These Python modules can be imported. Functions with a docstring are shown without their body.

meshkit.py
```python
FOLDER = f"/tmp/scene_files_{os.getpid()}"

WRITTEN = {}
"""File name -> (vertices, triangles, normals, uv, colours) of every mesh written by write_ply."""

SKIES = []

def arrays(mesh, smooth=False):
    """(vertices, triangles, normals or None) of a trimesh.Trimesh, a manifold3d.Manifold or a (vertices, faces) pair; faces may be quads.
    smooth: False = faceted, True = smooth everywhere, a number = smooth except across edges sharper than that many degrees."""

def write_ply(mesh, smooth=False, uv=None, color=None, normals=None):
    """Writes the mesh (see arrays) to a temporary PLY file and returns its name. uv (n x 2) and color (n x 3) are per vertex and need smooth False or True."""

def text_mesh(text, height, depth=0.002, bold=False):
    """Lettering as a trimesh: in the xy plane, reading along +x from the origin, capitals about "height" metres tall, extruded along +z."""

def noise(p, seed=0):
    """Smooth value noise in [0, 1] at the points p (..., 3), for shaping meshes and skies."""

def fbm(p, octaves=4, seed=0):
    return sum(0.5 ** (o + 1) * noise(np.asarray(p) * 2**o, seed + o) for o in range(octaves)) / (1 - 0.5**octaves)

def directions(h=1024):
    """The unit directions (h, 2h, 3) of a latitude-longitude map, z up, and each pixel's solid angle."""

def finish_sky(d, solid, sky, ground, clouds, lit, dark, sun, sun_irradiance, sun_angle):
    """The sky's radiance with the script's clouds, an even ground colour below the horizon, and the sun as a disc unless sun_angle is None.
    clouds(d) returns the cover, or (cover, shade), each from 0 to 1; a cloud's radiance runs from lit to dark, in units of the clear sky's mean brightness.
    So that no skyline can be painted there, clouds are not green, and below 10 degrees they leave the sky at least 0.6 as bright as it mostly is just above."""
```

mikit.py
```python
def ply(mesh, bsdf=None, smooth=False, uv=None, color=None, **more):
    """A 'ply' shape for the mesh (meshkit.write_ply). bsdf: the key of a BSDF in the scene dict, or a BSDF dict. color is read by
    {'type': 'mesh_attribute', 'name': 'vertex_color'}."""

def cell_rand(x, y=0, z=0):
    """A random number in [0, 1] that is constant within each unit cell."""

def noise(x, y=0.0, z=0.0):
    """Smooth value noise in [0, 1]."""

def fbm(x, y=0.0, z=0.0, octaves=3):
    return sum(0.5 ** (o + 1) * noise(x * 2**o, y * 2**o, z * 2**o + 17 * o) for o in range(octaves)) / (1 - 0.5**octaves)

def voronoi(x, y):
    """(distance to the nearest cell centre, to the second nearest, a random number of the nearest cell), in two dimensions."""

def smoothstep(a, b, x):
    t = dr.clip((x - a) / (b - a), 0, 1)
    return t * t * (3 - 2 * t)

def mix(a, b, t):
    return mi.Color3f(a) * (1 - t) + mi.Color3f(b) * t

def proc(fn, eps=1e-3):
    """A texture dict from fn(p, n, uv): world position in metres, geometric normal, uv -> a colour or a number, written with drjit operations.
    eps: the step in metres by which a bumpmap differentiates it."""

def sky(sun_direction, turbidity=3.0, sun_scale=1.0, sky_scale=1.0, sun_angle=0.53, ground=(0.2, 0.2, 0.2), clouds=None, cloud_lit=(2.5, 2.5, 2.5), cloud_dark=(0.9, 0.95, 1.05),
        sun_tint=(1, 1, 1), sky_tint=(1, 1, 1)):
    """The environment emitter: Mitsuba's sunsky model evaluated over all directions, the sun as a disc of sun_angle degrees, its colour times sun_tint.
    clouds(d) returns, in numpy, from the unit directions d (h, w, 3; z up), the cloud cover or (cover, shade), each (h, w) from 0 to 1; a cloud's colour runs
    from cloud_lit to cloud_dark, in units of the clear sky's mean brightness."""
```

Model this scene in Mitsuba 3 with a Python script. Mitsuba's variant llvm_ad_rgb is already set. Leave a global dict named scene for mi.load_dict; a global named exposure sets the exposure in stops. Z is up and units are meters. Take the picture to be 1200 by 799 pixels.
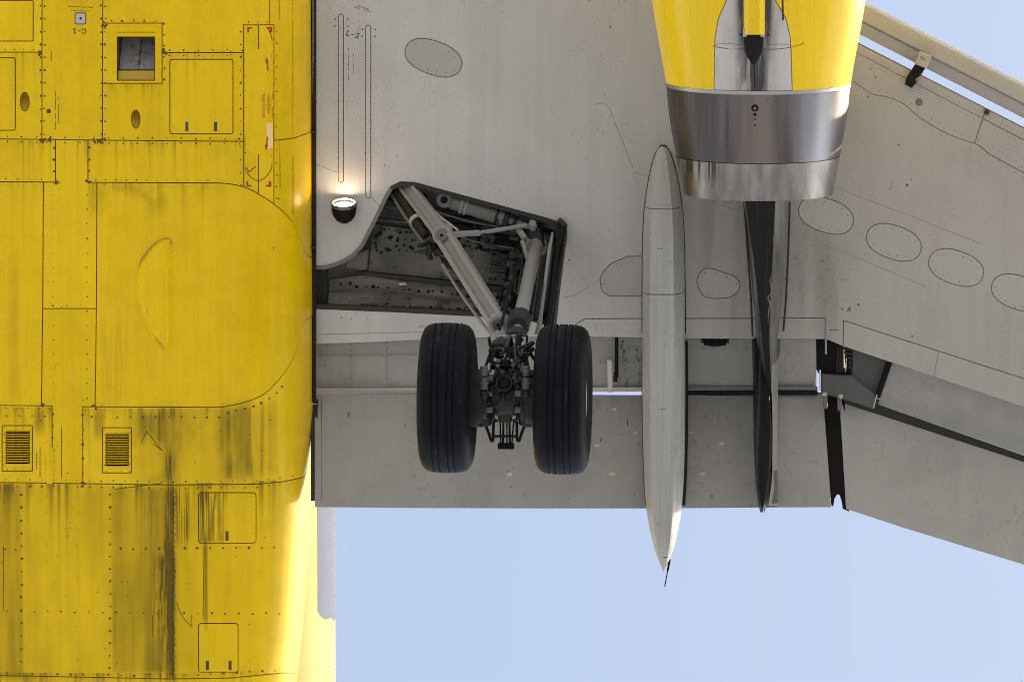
import math, random
import numpy as np, trimesh, shapely, mapbox_earcut
import mitsuba as mi, drjit as dr
import meshkit, mikit
from mikit import ply, proc, fbm, noise, voronoi, smoothstep, mix
from shapely.geometry import Polygon, LineString, Point, MultiPolygon, box
from shapely.ops import polygonize, unary_union
from scipy.interpolate import LinearNDInterpolator
from PIL import Image, ImageDraw, ImageFont  # (meshkit.text_mesh needs PIL; no picture is loaded here)

T = mi.ScalarTransform4f
rng = np.random.default_rng(7)
random.seed(7)
scene, labels = {}, {}

# ------------------------------------------------------------------ camera, sky, exposure
# World: x to the airplane's right wing, y to its nose, z up. The wing's lower skin flies at z = 60.
DIST, PITCH, ROLL, PXM = 58.3, 7.5, 4.0, 0.0068
TARGET = np.array([0.0, 0.0, 60.0])
ORIGIN = TARGET + np.array([-DIST * math.tan(math.radians(ROLL)), DIST * math.tan(math.radians(PITCH)), -DIST])
RANGE = np.linalg.norm(TARGET - ORIGIN)
TANX = 600 * PXM / RANGE
scene['camera'] = {'type': 'perspective', 'fov': 2 * math.degrees(math.atan(TANX)), 'fov_axis': 'x', 'near_clip': 0.1, 'far_clip': 500.0,
                   'to_world': T().look_at(origin=ORIGIN.tolist(), target=TARGET.tolist(), up=[0, 1, 0])}
SUN = np.array([-0.625, -0.03, 0.78])
scene['sky'] = mikit.sky(SUN, turbidity=4.0, sun_scale=1.0, sky_scale=1.95, ground=(0.284, 0.302, 0.322), sky_tint=(1.44, 1.12, 0.81), sun_tint=(1.0, 0.96, 0.9))
exposure = 2.48

# ------------------------------------------------------------------ measuring from the photograph
FWD = (TARGET - ORIGIN) / RANGE
RIGHT = np.cross(FWD, [0, 1, 0]); RIGHT /= np.linalg.norm(RIGHT)
UP = np.cross(RIGHT, FWD)


def at(px, py, dz):
    """The point of the level z = 60 + dz seen at the photograph's pixel (of 1200 x 799)."""
    px, py, dz = np.broadcast_arrays(np.asarray(px, float), py, dz)
    d = FWD + ((px - 600) / 600 * TANX)[..., None] * RIGHT + ((399.5 - py) / 600 * TANX)[..., None] * UP
    t = (60 + dz - ORIGIN[2]) / d[..., 2]
    return ORIGIN + d * t[..., None]


def to_px(p):
    r = np.asarray(p) - ORIGIN
    f = r @ FWD
    return np.stack([600 + 600 / TANX * (r @ RIGHT) / f, 399.5 - 600 / TANX * (r @ UP) / f], -1)


A = 'airplane'
labels[A] = {'label': 'yellow and light grey cargo airplane seen from below, wheels down and flaps out', 'category': 'airplane'}


def add(key, mesh, mat, smooth=False, label=None, kind=None, **more):
    base, n = key, 0
    while key in scene:
        n += 1
        key = f'{base}_{n:03d}'
    scene[key] = ply(mesh, mat, smooth, **more)
    if label or kind:
        labels[key] = {k: v for k, v in (('label', label), ('kind', kind)) if v}
    return key


# ------------------------------------------------------------------ materials
EZ_KEEL = -2.3
_o = at(100, 400, -0.85)
_M = np.linalg.inv(np.stack([(at(200, 400, -0.85) - _o)[:2], (at(100, 500, -0.85) - _o)[:2]], 1) / 100)


_k = _M @ (at(884.5, 60, EZ_KEEL)[:2] - _o[:2])
KEEL_U, KEEL_V = 100 + float(_k[0]), 400 + float(_k[1])


def plan(p):
    """Distances across (to port) and aft over the airplane in units of about 7 mm: the plan in which its stains and painted shading are laid out."""
    x, y = p.x - float(_o[0]), p.y - float(_o[1])
    return 100 + float(_M[0, 0]) * x + float(_M[0, 1]) * y, 400 + float(_M[1, 0]) * x + float(_M[1, 1]) * y


def zone(u, v, u0, u1, v0, v1, su=3.0, sv=10.0):
    return smoothstep(u0 - su, u0 + su, u) * (1 - smoothstep(u1 - su, u1 + su, u)) * smoothstep(v0 - sv, v0 + sv, v) * (1 - smoothstep(v1 - sv, v1 + sv, v))


def belly_paint(tone):
  def paint(p, n, uv):
      u, v = plan(p)
      wide = fbm(u * 0.035, v * 0.006 + 3, 1.0)
      streak = fbm(u * 0.22, v * 0.008, 2.0)
      fine = fbm(u * 0.9, v * 0.018, 5.0)
      blot = fbm(u * 0.05, v * 0.05, 8.0)
      d = 0.045 * smoothstep(0.35, 0.8, streak) + 0.02 * smoothstep(0.4, 0.8, fine) + 0.06 * wide + 0.05 * smoothstep(0.4, 0.75, blot)
      d += zone(u, v, 130, 203, 572, 792, 2.0, 3.0) * (0.17 + 0.16 * streak)
      d += zone(u, v, 168, 203, 574, 800, 10.0, 8.0) * 0.20 * fine * 2
      leak = 0.5 + 0.5 * smoothstep(0.3, 0.7, fbm(u * 0.05 + 4.0, v * 0.022, 14.0))
      d += zone(u, v, 193, 204, 530, 810, 4.0, 16.0) * (0.16 + 0.55 * smoothstep(0.32, 0.75, fbm(u * 0.7, v * 0.035, 4.0))) * leak
      d += zone(u, v, 183, 204, 640, 810, 7.0, 25.0) * smoothstep(0.42, 0.8, fbm(u * 0.45, v * 0.05, 9.0)) * 0.55 * leak
      d += zone(u, v, 196, 203, 640, 810, 2.0, 20.0) * smoothstep(0.3, 0.6, noise(u * 0.9, v * 0.14, 2.0)) * 0.35
      d += zone(u, v, 205, 222, 572, 640, 4.0, 12.0) * smoothstep(0.4, 0.65, fine) * 0.5
      d += zone(u, v, 233, 262, 578, 637, 4.0, 4.0) * smoothstep(0.3, 0.65, fine) * 0.62
      d += zone(u, v, 238, 242, 632, 735, 1.2, 14.0) * 0.55
      d += zone(u, v, 150, 300, 480, 568, 25.0, 8.0) * (0.15 + 0.24 * smoothstep(0.3, 0.75, fbm(u * 0.045, v * 0.022, 6.0)))
      d += zone(u, v, 255, 318, 474, 560, 16.0, 10.0) * (0.12 + 0.26 * smoothstep(0.3, 0.7, streak))
      d += zone(u, v, 162, 208, 478, 520, 9.0, 12.0) * (0.10 + 0.22 * fine)
      d += zone(u, v, -250, 24, 570, 800, 3.0, 4.0) * (0.16 + 0.2 * streak)
      d += zone(u, v, -250, 330, 572, 815, 8.0, 12.0) * (0.03 + 0.16 * smoothstep(0.35, 0.75, fbm(u * 0.028, v * 0.007, 16.0)))
      d += zone(u, v, 10, 22, 300, 474, 4.0, 40.0) * 0.16
      d += zone(u, v, 110, 122, 478, 512, 3.0, 12.0) * 0.42
      d += zone(u, v, 40, 52, 478, 505, 3.0, 10.0) * 0.42
      d += zone(u, v, 120, 150, 380, 474, 5.0, 40.0) * 0.16 * smoothstep(0.35, 0.6, fine)
      d += zone(u, v, 104, 200, 217, 250, 6.0, 12.0) * 0.18 * smoothstep(0.3, 0.7, blot)
      each = noise(u * 0.22, 7.0, 1.0)
      for v0, u0, u1, ln, k in ((165.5, -90, 286, 22, 0.40), (63, -60, 48, 14, 0.25), (63, 191, 284, 16, 0.3), (214.5, -60, 64, 12, 0.2), (215.5, 104, 262, 18, 0.36), (477, -60, 61, 22, 0.4), (478, 98, 262, 22, 0.4), (567, -250, 332, 26, 0.5), (99.5, 122, 190, 16, 0.35), (793, -250, 300, 30, 0.35)):
          run = ln * (0.25 + 1.9 * each * each)
          w = zone(u, v, u0, u1, v0, 900, 1.0, 0.8) * dr.exp(-dr.maximum(v - v0, 0) / run)
          d += w * (0.25 + smoothstep(0.45, 0.75, fbm(u * 0.22, v0, 3.0))) * k
      worn = smoothstep(0.74, 0.8, fbm(u * 0.16, v * 0.05, 12.0)) * 0.12
      c = mix((0.765 * tone, 0.530 * tone, 0.002), (0.725 * tone, 0.49 * tone, 0.002), wide)
      c = mix(c, (0.60, 0.42, 0.12), worn)
      return mix(c, (0.065, 0.043, 0.005), dr.clip(d, 0, 0.93))
  return paint


def cowl_paint(p, n, uv):
    u, v = plan(p)
    d = 0.10 * fbm(u * 0.2, v * 0.01, 2.0) + 0.08 * smoothstep(0.5, 0.8, fbm(u * 0.6, v * 0.015, 4.0))
    return mix((0.73, 0.505, 0.003), (0.35, 0.20, 0.02), d)


def wing_paint(p, n, uv):
    u, v = plan(p)
    streak = fbm(u * 0.10, v * 0.005, 2.0)
    fine = fbm(u * 0.5, v * 0.012, 5.0)
    big = fbm(u * 0.012, v * 0.010, 7.0)
    aft = zone(u, v, 800, 985, 130, 420, 45.0, 60.0) * (0.20 + 0.32 * smoothstep(0.3, 0.7, fbm(u * 0.05, v * 0.008, 21.0)))  # shading beside the engine, painted into the wing colour as a streaky zone
    spots = smoothstep(0.80, 0.86, noise(u * 0.33, v * 0.33, 3.0)) * smoothstep(0.55, 0.7, fbm(u * 0.03, v * 0.03, 4.0))
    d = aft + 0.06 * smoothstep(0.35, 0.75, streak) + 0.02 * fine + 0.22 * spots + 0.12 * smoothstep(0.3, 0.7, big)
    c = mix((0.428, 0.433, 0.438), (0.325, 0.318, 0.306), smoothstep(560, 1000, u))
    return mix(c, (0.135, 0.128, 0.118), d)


def canoe_paint(p, n, uv):
    u, v = plan(p)
    st = fbm(u * 0.35, v * 0.008, 32.0)
    d = 0.16 * smoothstep(0.35, 0.75, st) + 0.10 * fbm(u * 0.05, v * 0.02, 33.0) + 0.22 * smoothstep(480, 640, v) * smoothstep(0.4, 0.7, fbm(u * 0.5, v * 0.01, 34.0))
    d += 0.25 * smoothstep(0.78, 0.84, noise(u * 0.4, v * 0.25, 35.0)) * smoothstep(0.5, 0.7, fbm(u * 0.04, v * 0.03, 36.0))
    return mix((0.35, 0.352, 0.352), (0.12, 0.125, 0.11), d)


def flap_paint(p, n, uv):
    u, v = plan(p)
    streak = fbm(u * 0.08, v * 0.006, 12.0)
    spots = smoothstep(0.80, 0.85, noise(u * 0.30, v * 0.22, 13.0)) * smoothstep(0.5, 0.66, fbm(u * 0.025, v * 0.025, 14.0))
    d = 0.20 * streak + 0.22 * spots + 0.12 * smoothstep(0.4, 0.7, fbm(u * 0.02, v * 0.03, 15.0))
    return mix((0.295, 0.292, 0.287), (0.10, 0.097, 0.093), d)


def well_paint(p, n, uv):
    d = smoothstep(0.3, 0.75, fbm(p.x * 5, p.y * 5, p.z * 5)) * 0.5 + smoothstep(0.62, 0.8, fbm(p.x * 26, p.y * 26, p.z * 9)) * 0.5
    return mix((0.17, 0.165, 0.155), (0.022, 0.0215, 0.021), d)


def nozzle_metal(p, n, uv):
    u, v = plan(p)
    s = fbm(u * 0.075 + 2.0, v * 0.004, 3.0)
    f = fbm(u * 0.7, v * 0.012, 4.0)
    e = u - KEEL_U  # dark, bluish and warm reflection bands painted across the metal below
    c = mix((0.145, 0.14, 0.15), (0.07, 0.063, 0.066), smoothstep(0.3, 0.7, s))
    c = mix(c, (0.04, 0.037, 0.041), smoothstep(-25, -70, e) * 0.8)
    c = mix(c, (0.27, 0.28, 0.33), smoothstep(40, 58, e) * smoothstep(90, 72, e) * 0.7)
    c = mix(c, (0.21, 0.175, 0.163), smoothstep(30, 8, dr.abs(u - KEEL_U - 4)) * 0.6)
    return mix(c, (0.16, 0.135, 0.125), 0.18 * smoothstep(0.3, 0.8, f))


def ring_metal(p, n, uv):
    u, v = plan(p)
    f = fbm(u * 0.35, v * 0.03, 4.0)
    runs = smoothstep(0.5, 0.62, noise(u * 0.55, 4.0, 1.0)) * (1 - smoothstep(KEEL_U - 50, KEEL_U - 30, u)) * (1 - smoothstep(KEEL_V + 135, KEEL_V + 160, v))
    return mix(mix((0.29, 0.28, 0.285), (0.17, 0.156, 0.158), smoothstep(0.2, 0.8, fbm(u * 0.12, v * 0.03, 8.0)) * 0.8 + 0.2 * f), (0.03, 0.028, 0.028), dr.clip(runs, 0, 1) * 0.85)


def rubber(p, n, uv):
    d = fbm(p.x * 9, p.y * 9, p.z * 9)
    s = smoothstep(0.62, 0.8, fbm(p.x * 55, p.y * 4, p.z * 4 + 3.0)) * smoothstep(0.4, 0.7, fbm(p.x * 3, p.y * 6, p.z * 6 + 9.0))
    return mix(mix((0.0035, 0.004, 0.0068), (0.008, 0.0085, 0.013), d), (0.045, 0.044, 0.044), s * 0.8)


def soot_paint(p, n, uv):
    u, v = plan(p)
    return mix((0.004, 0.0038, 0.004), (0.040, 0.038, 0.039), smoothstep(0.58, 0.9, fbm(u * 0.28, v * 0.009, 41.0)) * 0.8 + 0.12 * fbm(u * 0.8, v * 0.1, 42.0))


def keel_paint(p, n, uv):
    u, v = plan(p)
    e = u - KEEL_U
    soot = dr.exp(-dr.square(e / 17.0)) * (0.45 + 0.75 * smoothstep(0.25, 0.6, fbm(u * 0.3, v * 0.03, 3.0))) + dr.exp(-dr.square((dr.abs(e) - 15.0) / 5.0)) * smoothstep(KEEL_V + 20, KEEL_V - 60, v) * 0.8
    soot += smoothstep(0.5, 0.8, fbm(u * 0.12, v * 0.03, 6.0)) * 0.12
    return mix((0.44, 0.43, 0.435), (0.012, 0.011, 0.011), dr.clip(soot, 0, 0.96))


def duct_paint(p, n, uv):
    u, v = plan(p)
    d = 0.35 * fbm(u * 0.3, v * 0.12, 51.0) + 0.5 * (1 - smoothstep(0.4, 1.6, dr.abs(u - 160.5))) + 0.3 * smoothstep(0.5, 0.7, fbm(u * 0.12, v * 0.3, 52.0))
    return mix((0.36, 0.35, 0.35), (0.05, 0.048, 0.05), dr.clip(d, 0, 1))


def pylon_paint(p, n, uv):
    u, v = plan(p)
    d = 0.9 * smoothstep(0.3, 0.75, fbm(u * 0.22, v * 0.008, 61.0)) + 0.2 * fbm(u * 0.6, v * 0.05, 62.0)
    return mix((0.13, 0.128, 0.132), (0.022, 0.021, 0.022), dr.clip(d, 0, 1))


def pri(color, rough=0.45, metal=0.0, spec=0.5, **more):
    c = proc(color) if callable(color) else {'type': 'rgb', 'value': list(color)}
    return {'type': 'twosided', 'bsdf': {'type': 'principled', 'base_color': c, 'roughness': rough, 'metallic': metal, 'specular': spec, **more}}


MATS = {
    'm_belly': pri(belly_paint(1.0), 0.28, spec=0.18), 'm_belly_a': pri(belly_paint(0.955), 0.36, spec=0.16), 'm_belly_b': pri(belly_paint(1.03), 0.24, spec=0.2), 'm_cowl': pri(cowl_paint, 0.25, spec=0.25, clearcoat=0.25, clearcoat_gloss=0.9),
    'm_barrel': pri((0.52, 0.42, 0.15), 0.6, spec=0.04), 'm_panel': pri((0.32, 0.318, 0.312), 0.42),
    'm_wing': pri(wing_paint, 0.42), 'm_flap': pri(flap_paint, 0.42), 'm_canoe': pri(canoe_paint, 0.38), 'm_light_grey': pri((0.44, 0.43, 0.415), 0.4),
    'm_seam_brown': pri((0.075, 0.050, 0.006), 0.8, spec=0.1), 'm_joint': pri((0.085, 0.083, 0.080), 0.8, spec=0.1), 'm_seam': pri((0.02, 0.02, 0.02), 0.8, spec=0.1),
    'm_rivet_brown': pri((0.075, 0.048, 0.010), 0.6), 'm_rivet_grey': pri((0.075, 0.072, 0.07), 0.6, spec=0.2),
    'm_well': pri(well_paint, 0.6, spec=0.2), 'm_black': pri((0.006, 0.006, 0.007), 0.5, spec=0.12), 'm_soot': pri((0.010, 0.009, 0.010), 0.6, spec=0.12), 'm_shield': pri(soot_paint, 0.4, spec=0.14),
    'm_dark_grey': pri((0.032, 0.031, 0.031), 0.55, spec=0.2), 'm_mid_grey': pri((0.12, 0.118, 0.116), 0.5), 'm_pylon': pri((0.085, 0.084, 0.085), 0.45, spec=0.3), 'm_latch': pri((0.07, 0.055, 0.05), 0.5, spec=0.2),
    'm_gear': pri((0.225, 0.225, 0.225), 0.42, spec=0.3), 'm_gear_dark': pri((0.016, 0.016, 0.019), 0.42, spec=0.25), 'm_gear_mid': pri((0.085, 0.085, 0.09), 0.4, spec=0.3), 'm_chrome': pri((0.62, 0.60, 0.60), 0.16, 1.0),
    'm_steel': pri((0.16, 0.16, 0.17), 0.35, 0.8), 'm_rubber': pri(rubber, 0.5, spec=0.06), 'm_rim': pri((0.32, 0.33, 0.36), 0.35, 0.5),
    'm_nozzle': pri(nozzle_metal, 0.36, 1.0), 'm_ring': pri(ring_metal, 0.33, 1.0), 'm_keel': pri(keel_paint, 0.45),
    'm_red': pri((0.40, 0.02, 0.015), 0.5), 'm_ink': pri((0.02, 0.018, 0.015), 0.6), 'm_bare': pri((0.42, 0.41, 0.43), 0.4, 0.3),
    'm_pale_blue': {'type': 'twosided', 'bsdf': {'type': 'diffuse', 'reflectance': {'type': 'rgb', 'value': [0.20, 0.225, 0.30]}}}, 'm_duct': pri((0.075, 0.072, 0.075), 0.5, spec=0.2), 'm_duct_paint': pri(duct_paint, 0.45, spec=0.3), 'm_pylon_paint': pri(pylon_paint, 0.34, spec=0.4), 'm_yellow_dark': pri((0.38, 0.25, 0.012), 0.5),
    'm_sealant': pri((0.20, 0.197, 0.192), 0.7), 'm_dot': pri((0.40, 0.375, 0.29), 0.5), 'm_tape': pri((0.74, 0.56, 0.22), 0.5),
    'm_cove': pri((0.40, 0.40, 0.42), 0.5), 'm_lip': pri((0.36, 0.35, 0.36), 0.4, 1.0), 'm_stain_shade': pri((0.37, 0.255, 0.05), 0.5, spec=0.2), 'm_cream': pri((0.345, 0.33, 0.295), 0.45, spec=0.3), 'm_hose': pri((0.008, 0.008, 0.010), 0.5, spec=0.12), 'm_purple': pri((0.06, 0.04, 0.16), 0.3, 0.7),
}
scene.update(MATS)


# ------------------------------------------------------------------ surfaces that carry panels
class Wing:
    """The lower skin of the port wing, a height over (x, y)."""

    def z(self, q):
        out = -q[:, 0] - 1.55
        z = 60 + 0.075 * np.maximum(out, 0) + 0.012 * np.clip(q[:, 1] - 2.2, -6, 2.5) ** 2 * (q[:, 1] < 2.2)
        c = at(703, 225, 0.05)[:2]
        dx, dy = (q[:, 0] - c[0]) / 0.34, (q[:, 1] - c[1]) / 0.85
        z -= 0.035 * np.clip(1 - dx * dx - dy * dy, 0, 1) ** 1.4
        return z + 0.0035 * (meshkit.noise(np.c_[q * 2.1, q[:, :1] * 0]) - 0.5)

    def pos(self, q):
        q = np.asarray(q, float)
        return np.c_[q, self.z(q)]

    def nrm(self, q):
        e = 1e-2
        gx = (self.z(q + [e, 0]) - self.z(q - [e, 0])) / (2 * e)
        gy = (self.z(q + [0, e]) - self.z(q - [0, e])) / (2 * e)
        n = np.c_[gx, gy, -np.ones(len(q))]
        return n / np.linalg.norm(n, axis=1, keepdims=True)

    def inv(self, px):
        px = np.asarray(px, float).reshape(-1, 2)
        dz = np.zeros(len(px))
        for _ in range(6):
            q = at(px[:, 0], px[:, 1], dz)[:, :2]
            dz = self.z(q) - 60
        return q


class Turned:
    """A surface with a section (a superellipse, or a circle) along the airplane's length; q = (arc length from the keel, y)."""

    def __init__(self, xc, zc, shape, expo, ref_a, ref_h, ys, smax, ripple=0.0):
        t = np.linspace(-math.pi, 0, 4001)
        X = np.sign(np.cos(t)) * np.abs(np.cos(t)) ** (2 / expo)
        Z = -np.abs(np.sin(t)) ** (2 / expo)
        s = np.r_[0, np.cumsum(np.hypot(np.diff(X) * ref_a, np.diff(Z) * ref_h))]
        self.X, self.Z, self.s = X, Z, s - s[-1] / 2
        self.half, self.ymid = s[-1] / 2, (ys[0] + ys[1]) / 2
        self.xc, self.zc, self.shape, self.smax, self.ripple = xc, zc, shape, smax, ripple
        S, Y = np.meshgrid(np.linspace(-smax, smax, 260), np.linspace(*ys, 140))
        q = np.c_[S.ravel(), Y.ravel()]
        p, n = self.pos(q), self.nrm(q)
        front = ((p - ORIGIN) * n).sum(1) < 0
        self.f = LinearNDInterpolator(to_px(p[front]), q[front])

    def pos(self, q):
        q = np.asarray(q, float)
        a, h = self.shape(q[:, 1])
        ss = -q[:, 0]  # q runs to port, x to starboard
        k = np.clip(ss, -self.half, self.half)
        x = self.xc + a * np.interp(k, self.s, self.X)
        zc = self.zc(q[:, 1]) if callable(self.zc) else self.zc
        z = zc + h * np.interp(k, self.s, self.Z) + np.maximum(np.abs(q[:, 0]) - self.half, 0)
        p = np.c_[x, q[:, 1], z]
        if self.ripple:
            p[:, 2] += self.ripple * (meshkit.noise(np.c_[q * 1.9, q[:, :1] * 0 + 4]) - 0.5)
        return p

    def nrm(self, q):
        q = np.asarray(q, float)
        e = 4e-3
        ds = self.pos(q + [e, 0]) - self.pos(q - [e, 0])
        dy = self.pos(q + [0, e]) - self.pos(q - [0, e])
        n = np.cross(ds, dy)
        n /= np.linalg.norm(n, axis=1, keepdims=True) + 1e-12
        return n * np.where(n[:, 2:] * 1.0 > 0.9, -1, 1) if False else n * self._sign()

    def _sign(self):
        if not hasattr(self, '_sg'):
            q = np.array([[0.0, self.ymid]])
            e = 1e-3
            n = np.cross(self.pos(q + [e, 0]) - self.pos(q - [e, 0]), self.pos(q + [0, e]) - self.pos(q - [0, e]))
            self._sg = 1.0 if n[0, 2] < 0 else -1.0
        return self._sg

    def inv(self, px):
        px = np.asarray(px, float).reshape(-1, 2)
        q = self.f(px)
        bad = np.isnan(q[:, 0])
        if bad.any():  # past the edge seen from here: round to the side
            qq = self.f(np.c_[np.full(bad.sum(), self.mid), px[bad, 1]])
            q[bad] = np.c_[np.where(px[bad, 0] > self.mid, self.smax, -self.smax), qq[:, 1]]
        return q


def triangulate(poly):
    rings = [np.asarray(poly.exterior.coords)[:-1]] + [np.asarray(r.coords)[:-1] for r in poly.interiors]
    v = np.vstack(rings)
    f = mapbox_earcut.triangulate_float64(v, np.cumsum([len(r) for r in rings]).astype(np.uint32)).reshape(-1, 3)
    return v, f.astype(int)


def polys(g):
    return [x for x in getattr(g, 'geoms', [g]) if x.geom_type == 'Polygon' and x.area > 1e-8] if not g.is_empty else []


def plate(surf, poly, out=0.0, thick=0.008, cell=0.15, lift=None, walls=True):
    """A sheet of the outline POLY (in the surface's own metres) lying on SURF, OUT metres proud, with edges THICK deep. lift(q): extra height."""
    V, F, n0 = [], [], 0

    def level(q, extra):
        h = out + (lift(q) if lift is not None else 0.0) + extra
        return surf.pos(q) + surf.nrm(q) * np.reshape(h, (-1, 1))

    for pg in polys(poly):
        x0, y0, x1, y1 = pg.bounds
        nx, ny = max(1, math.ceil((x1 - x0) / cell)), max(1, math.ceil((y1 - y0) / (cell * 1.6)))
        gx, gy = np.linspace(x0, x1, nx + 1), np.linspace(y0, y1, ny + 1)
        I, J = np.meshgrid(np.arange(nx), np.arange(ny), indexing='ij')
        cells = shapely.box(gx[I].ravel(), gy[J].ravel(), gx[I + 1].ravel(), gy[J + 1].ravel())
        shapely.prepare(pg)
        inside = shapely.contains_properly(pg, cells)
        for c in cells[inside]:
            b = c.bounds
            V.append(np.array([[b[0], b[1]], [b[2], b[1]], [b[2], b[3]], [b[0], b[3]]]))
            F.append(np.array([[0, 1, 2], [0, 2, 3]]) + n0); n0 += 4
        touch = ~inside & shapely.intersects(pg, cells)
        for g in shapely.intersection(pg, cells[touch]):
            for x in polys(g):
                v, f = triangulate(x)
                V.append(v); F.append(f + n0); n0 += len(v)
    if not V:
        return None
    q, f = np.vstack(V), np.vstack(F)
    p = level(q, 0.0)
    fn = np.cross(p[f[:, 1]] - p[f[:, 0]], p[f[:, 2]] - p[f[:, 0]])
    flip = (fn * surf.nrm(q[f].mean(1))).sum(1) < 0
    f[flip] = f[flip][:, ::-1]
    P, FF = [p], [f]
    n0 = len(p)
    if walls:
        for pg in polys(poly):
            for ring in [pg.exterior, *pg.interiors]:
                r = np.asarray(ring.segmentize(cell).coords)
                a, b = level(r, 0.0), level(r, -thick)
                k = np.arange(len(r) - 1)
                P += [a, b]
                m = len(r)
                FF.append(np.vstack([np.c_[k, k + 1, k + 1 + m], np.c_[k, k + 1 + m, k + m]]) + n0)
                n0 += 2 * m
    mesh = trimesh.Trimesh(np.vstack(P), np.vstack(FF), process=False)
    mesh.merge_vertices(digits_vertex=6)
    mesh.update_faces(mesh.nondegenerate_faces(height=1e-9))
    return mesh


def qpoly(surf, pts):
    return Polygon(surf.inv(np.asarray(shapely.segmentize(Polygon(pts), 18).exterior.coords)[:-1])).buffer(0)


def qline(surf, pts):
    return LineString(surf.inv(np.asarray(shapely.segmentize(LineString(pts), 18).coords)))


def rrect(x0, y0, x1, y1, r=4, n=4):
    c = []
    for cx, cy, a0 in ((x1 - r, y0 + r, -90), (x1 - r, y1 - r, 0), (x0 + r, y1 - r, 90), (x0 + r, y0 + r, 180)):
        for k in range(n + 1):
            a = math.radians(a0 + 90 * k / n)
            c.append((cx + r * math.cos(a), cy + r * math.sin(a)))
    return c


def oval(cx, cy, rx, ry, rot=0, n=36, e=2.0):
    t = np.arange(n) * 2 * math.pi / n
    x, y = np.sign(np.cos(t)) * np.abs(np.cos(t)) ** (2 / e) * rx, np.sign(np.sin(t)) * np.abs(np.sin(t)) ** (2 / e) * ry
    c, s = math.cos(math.radians(rot)), math.sin(math.radians(rot))
    return np.c_[cx + x * c - y * s, cy + x * s + y * c]


def curve(pts, n=8):
    """A smooth line through the points."""
    p = np.asarray(pts, float)
    t = np.r_[0, np.cumsum(np.hypot(*np.diff(p, axis=0).T))]
    from scipy.interpolate import PchipInterpolator
    tt = np.unique(np.r_[t, np.linspace(0, t[-1], n * (len(p) - 1) + 1)])
    return np.c_[PchipInterpolator(t, p[:, 0])(tt), PchipInterpolator(t, p[:, 1])(tt)]


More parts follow.
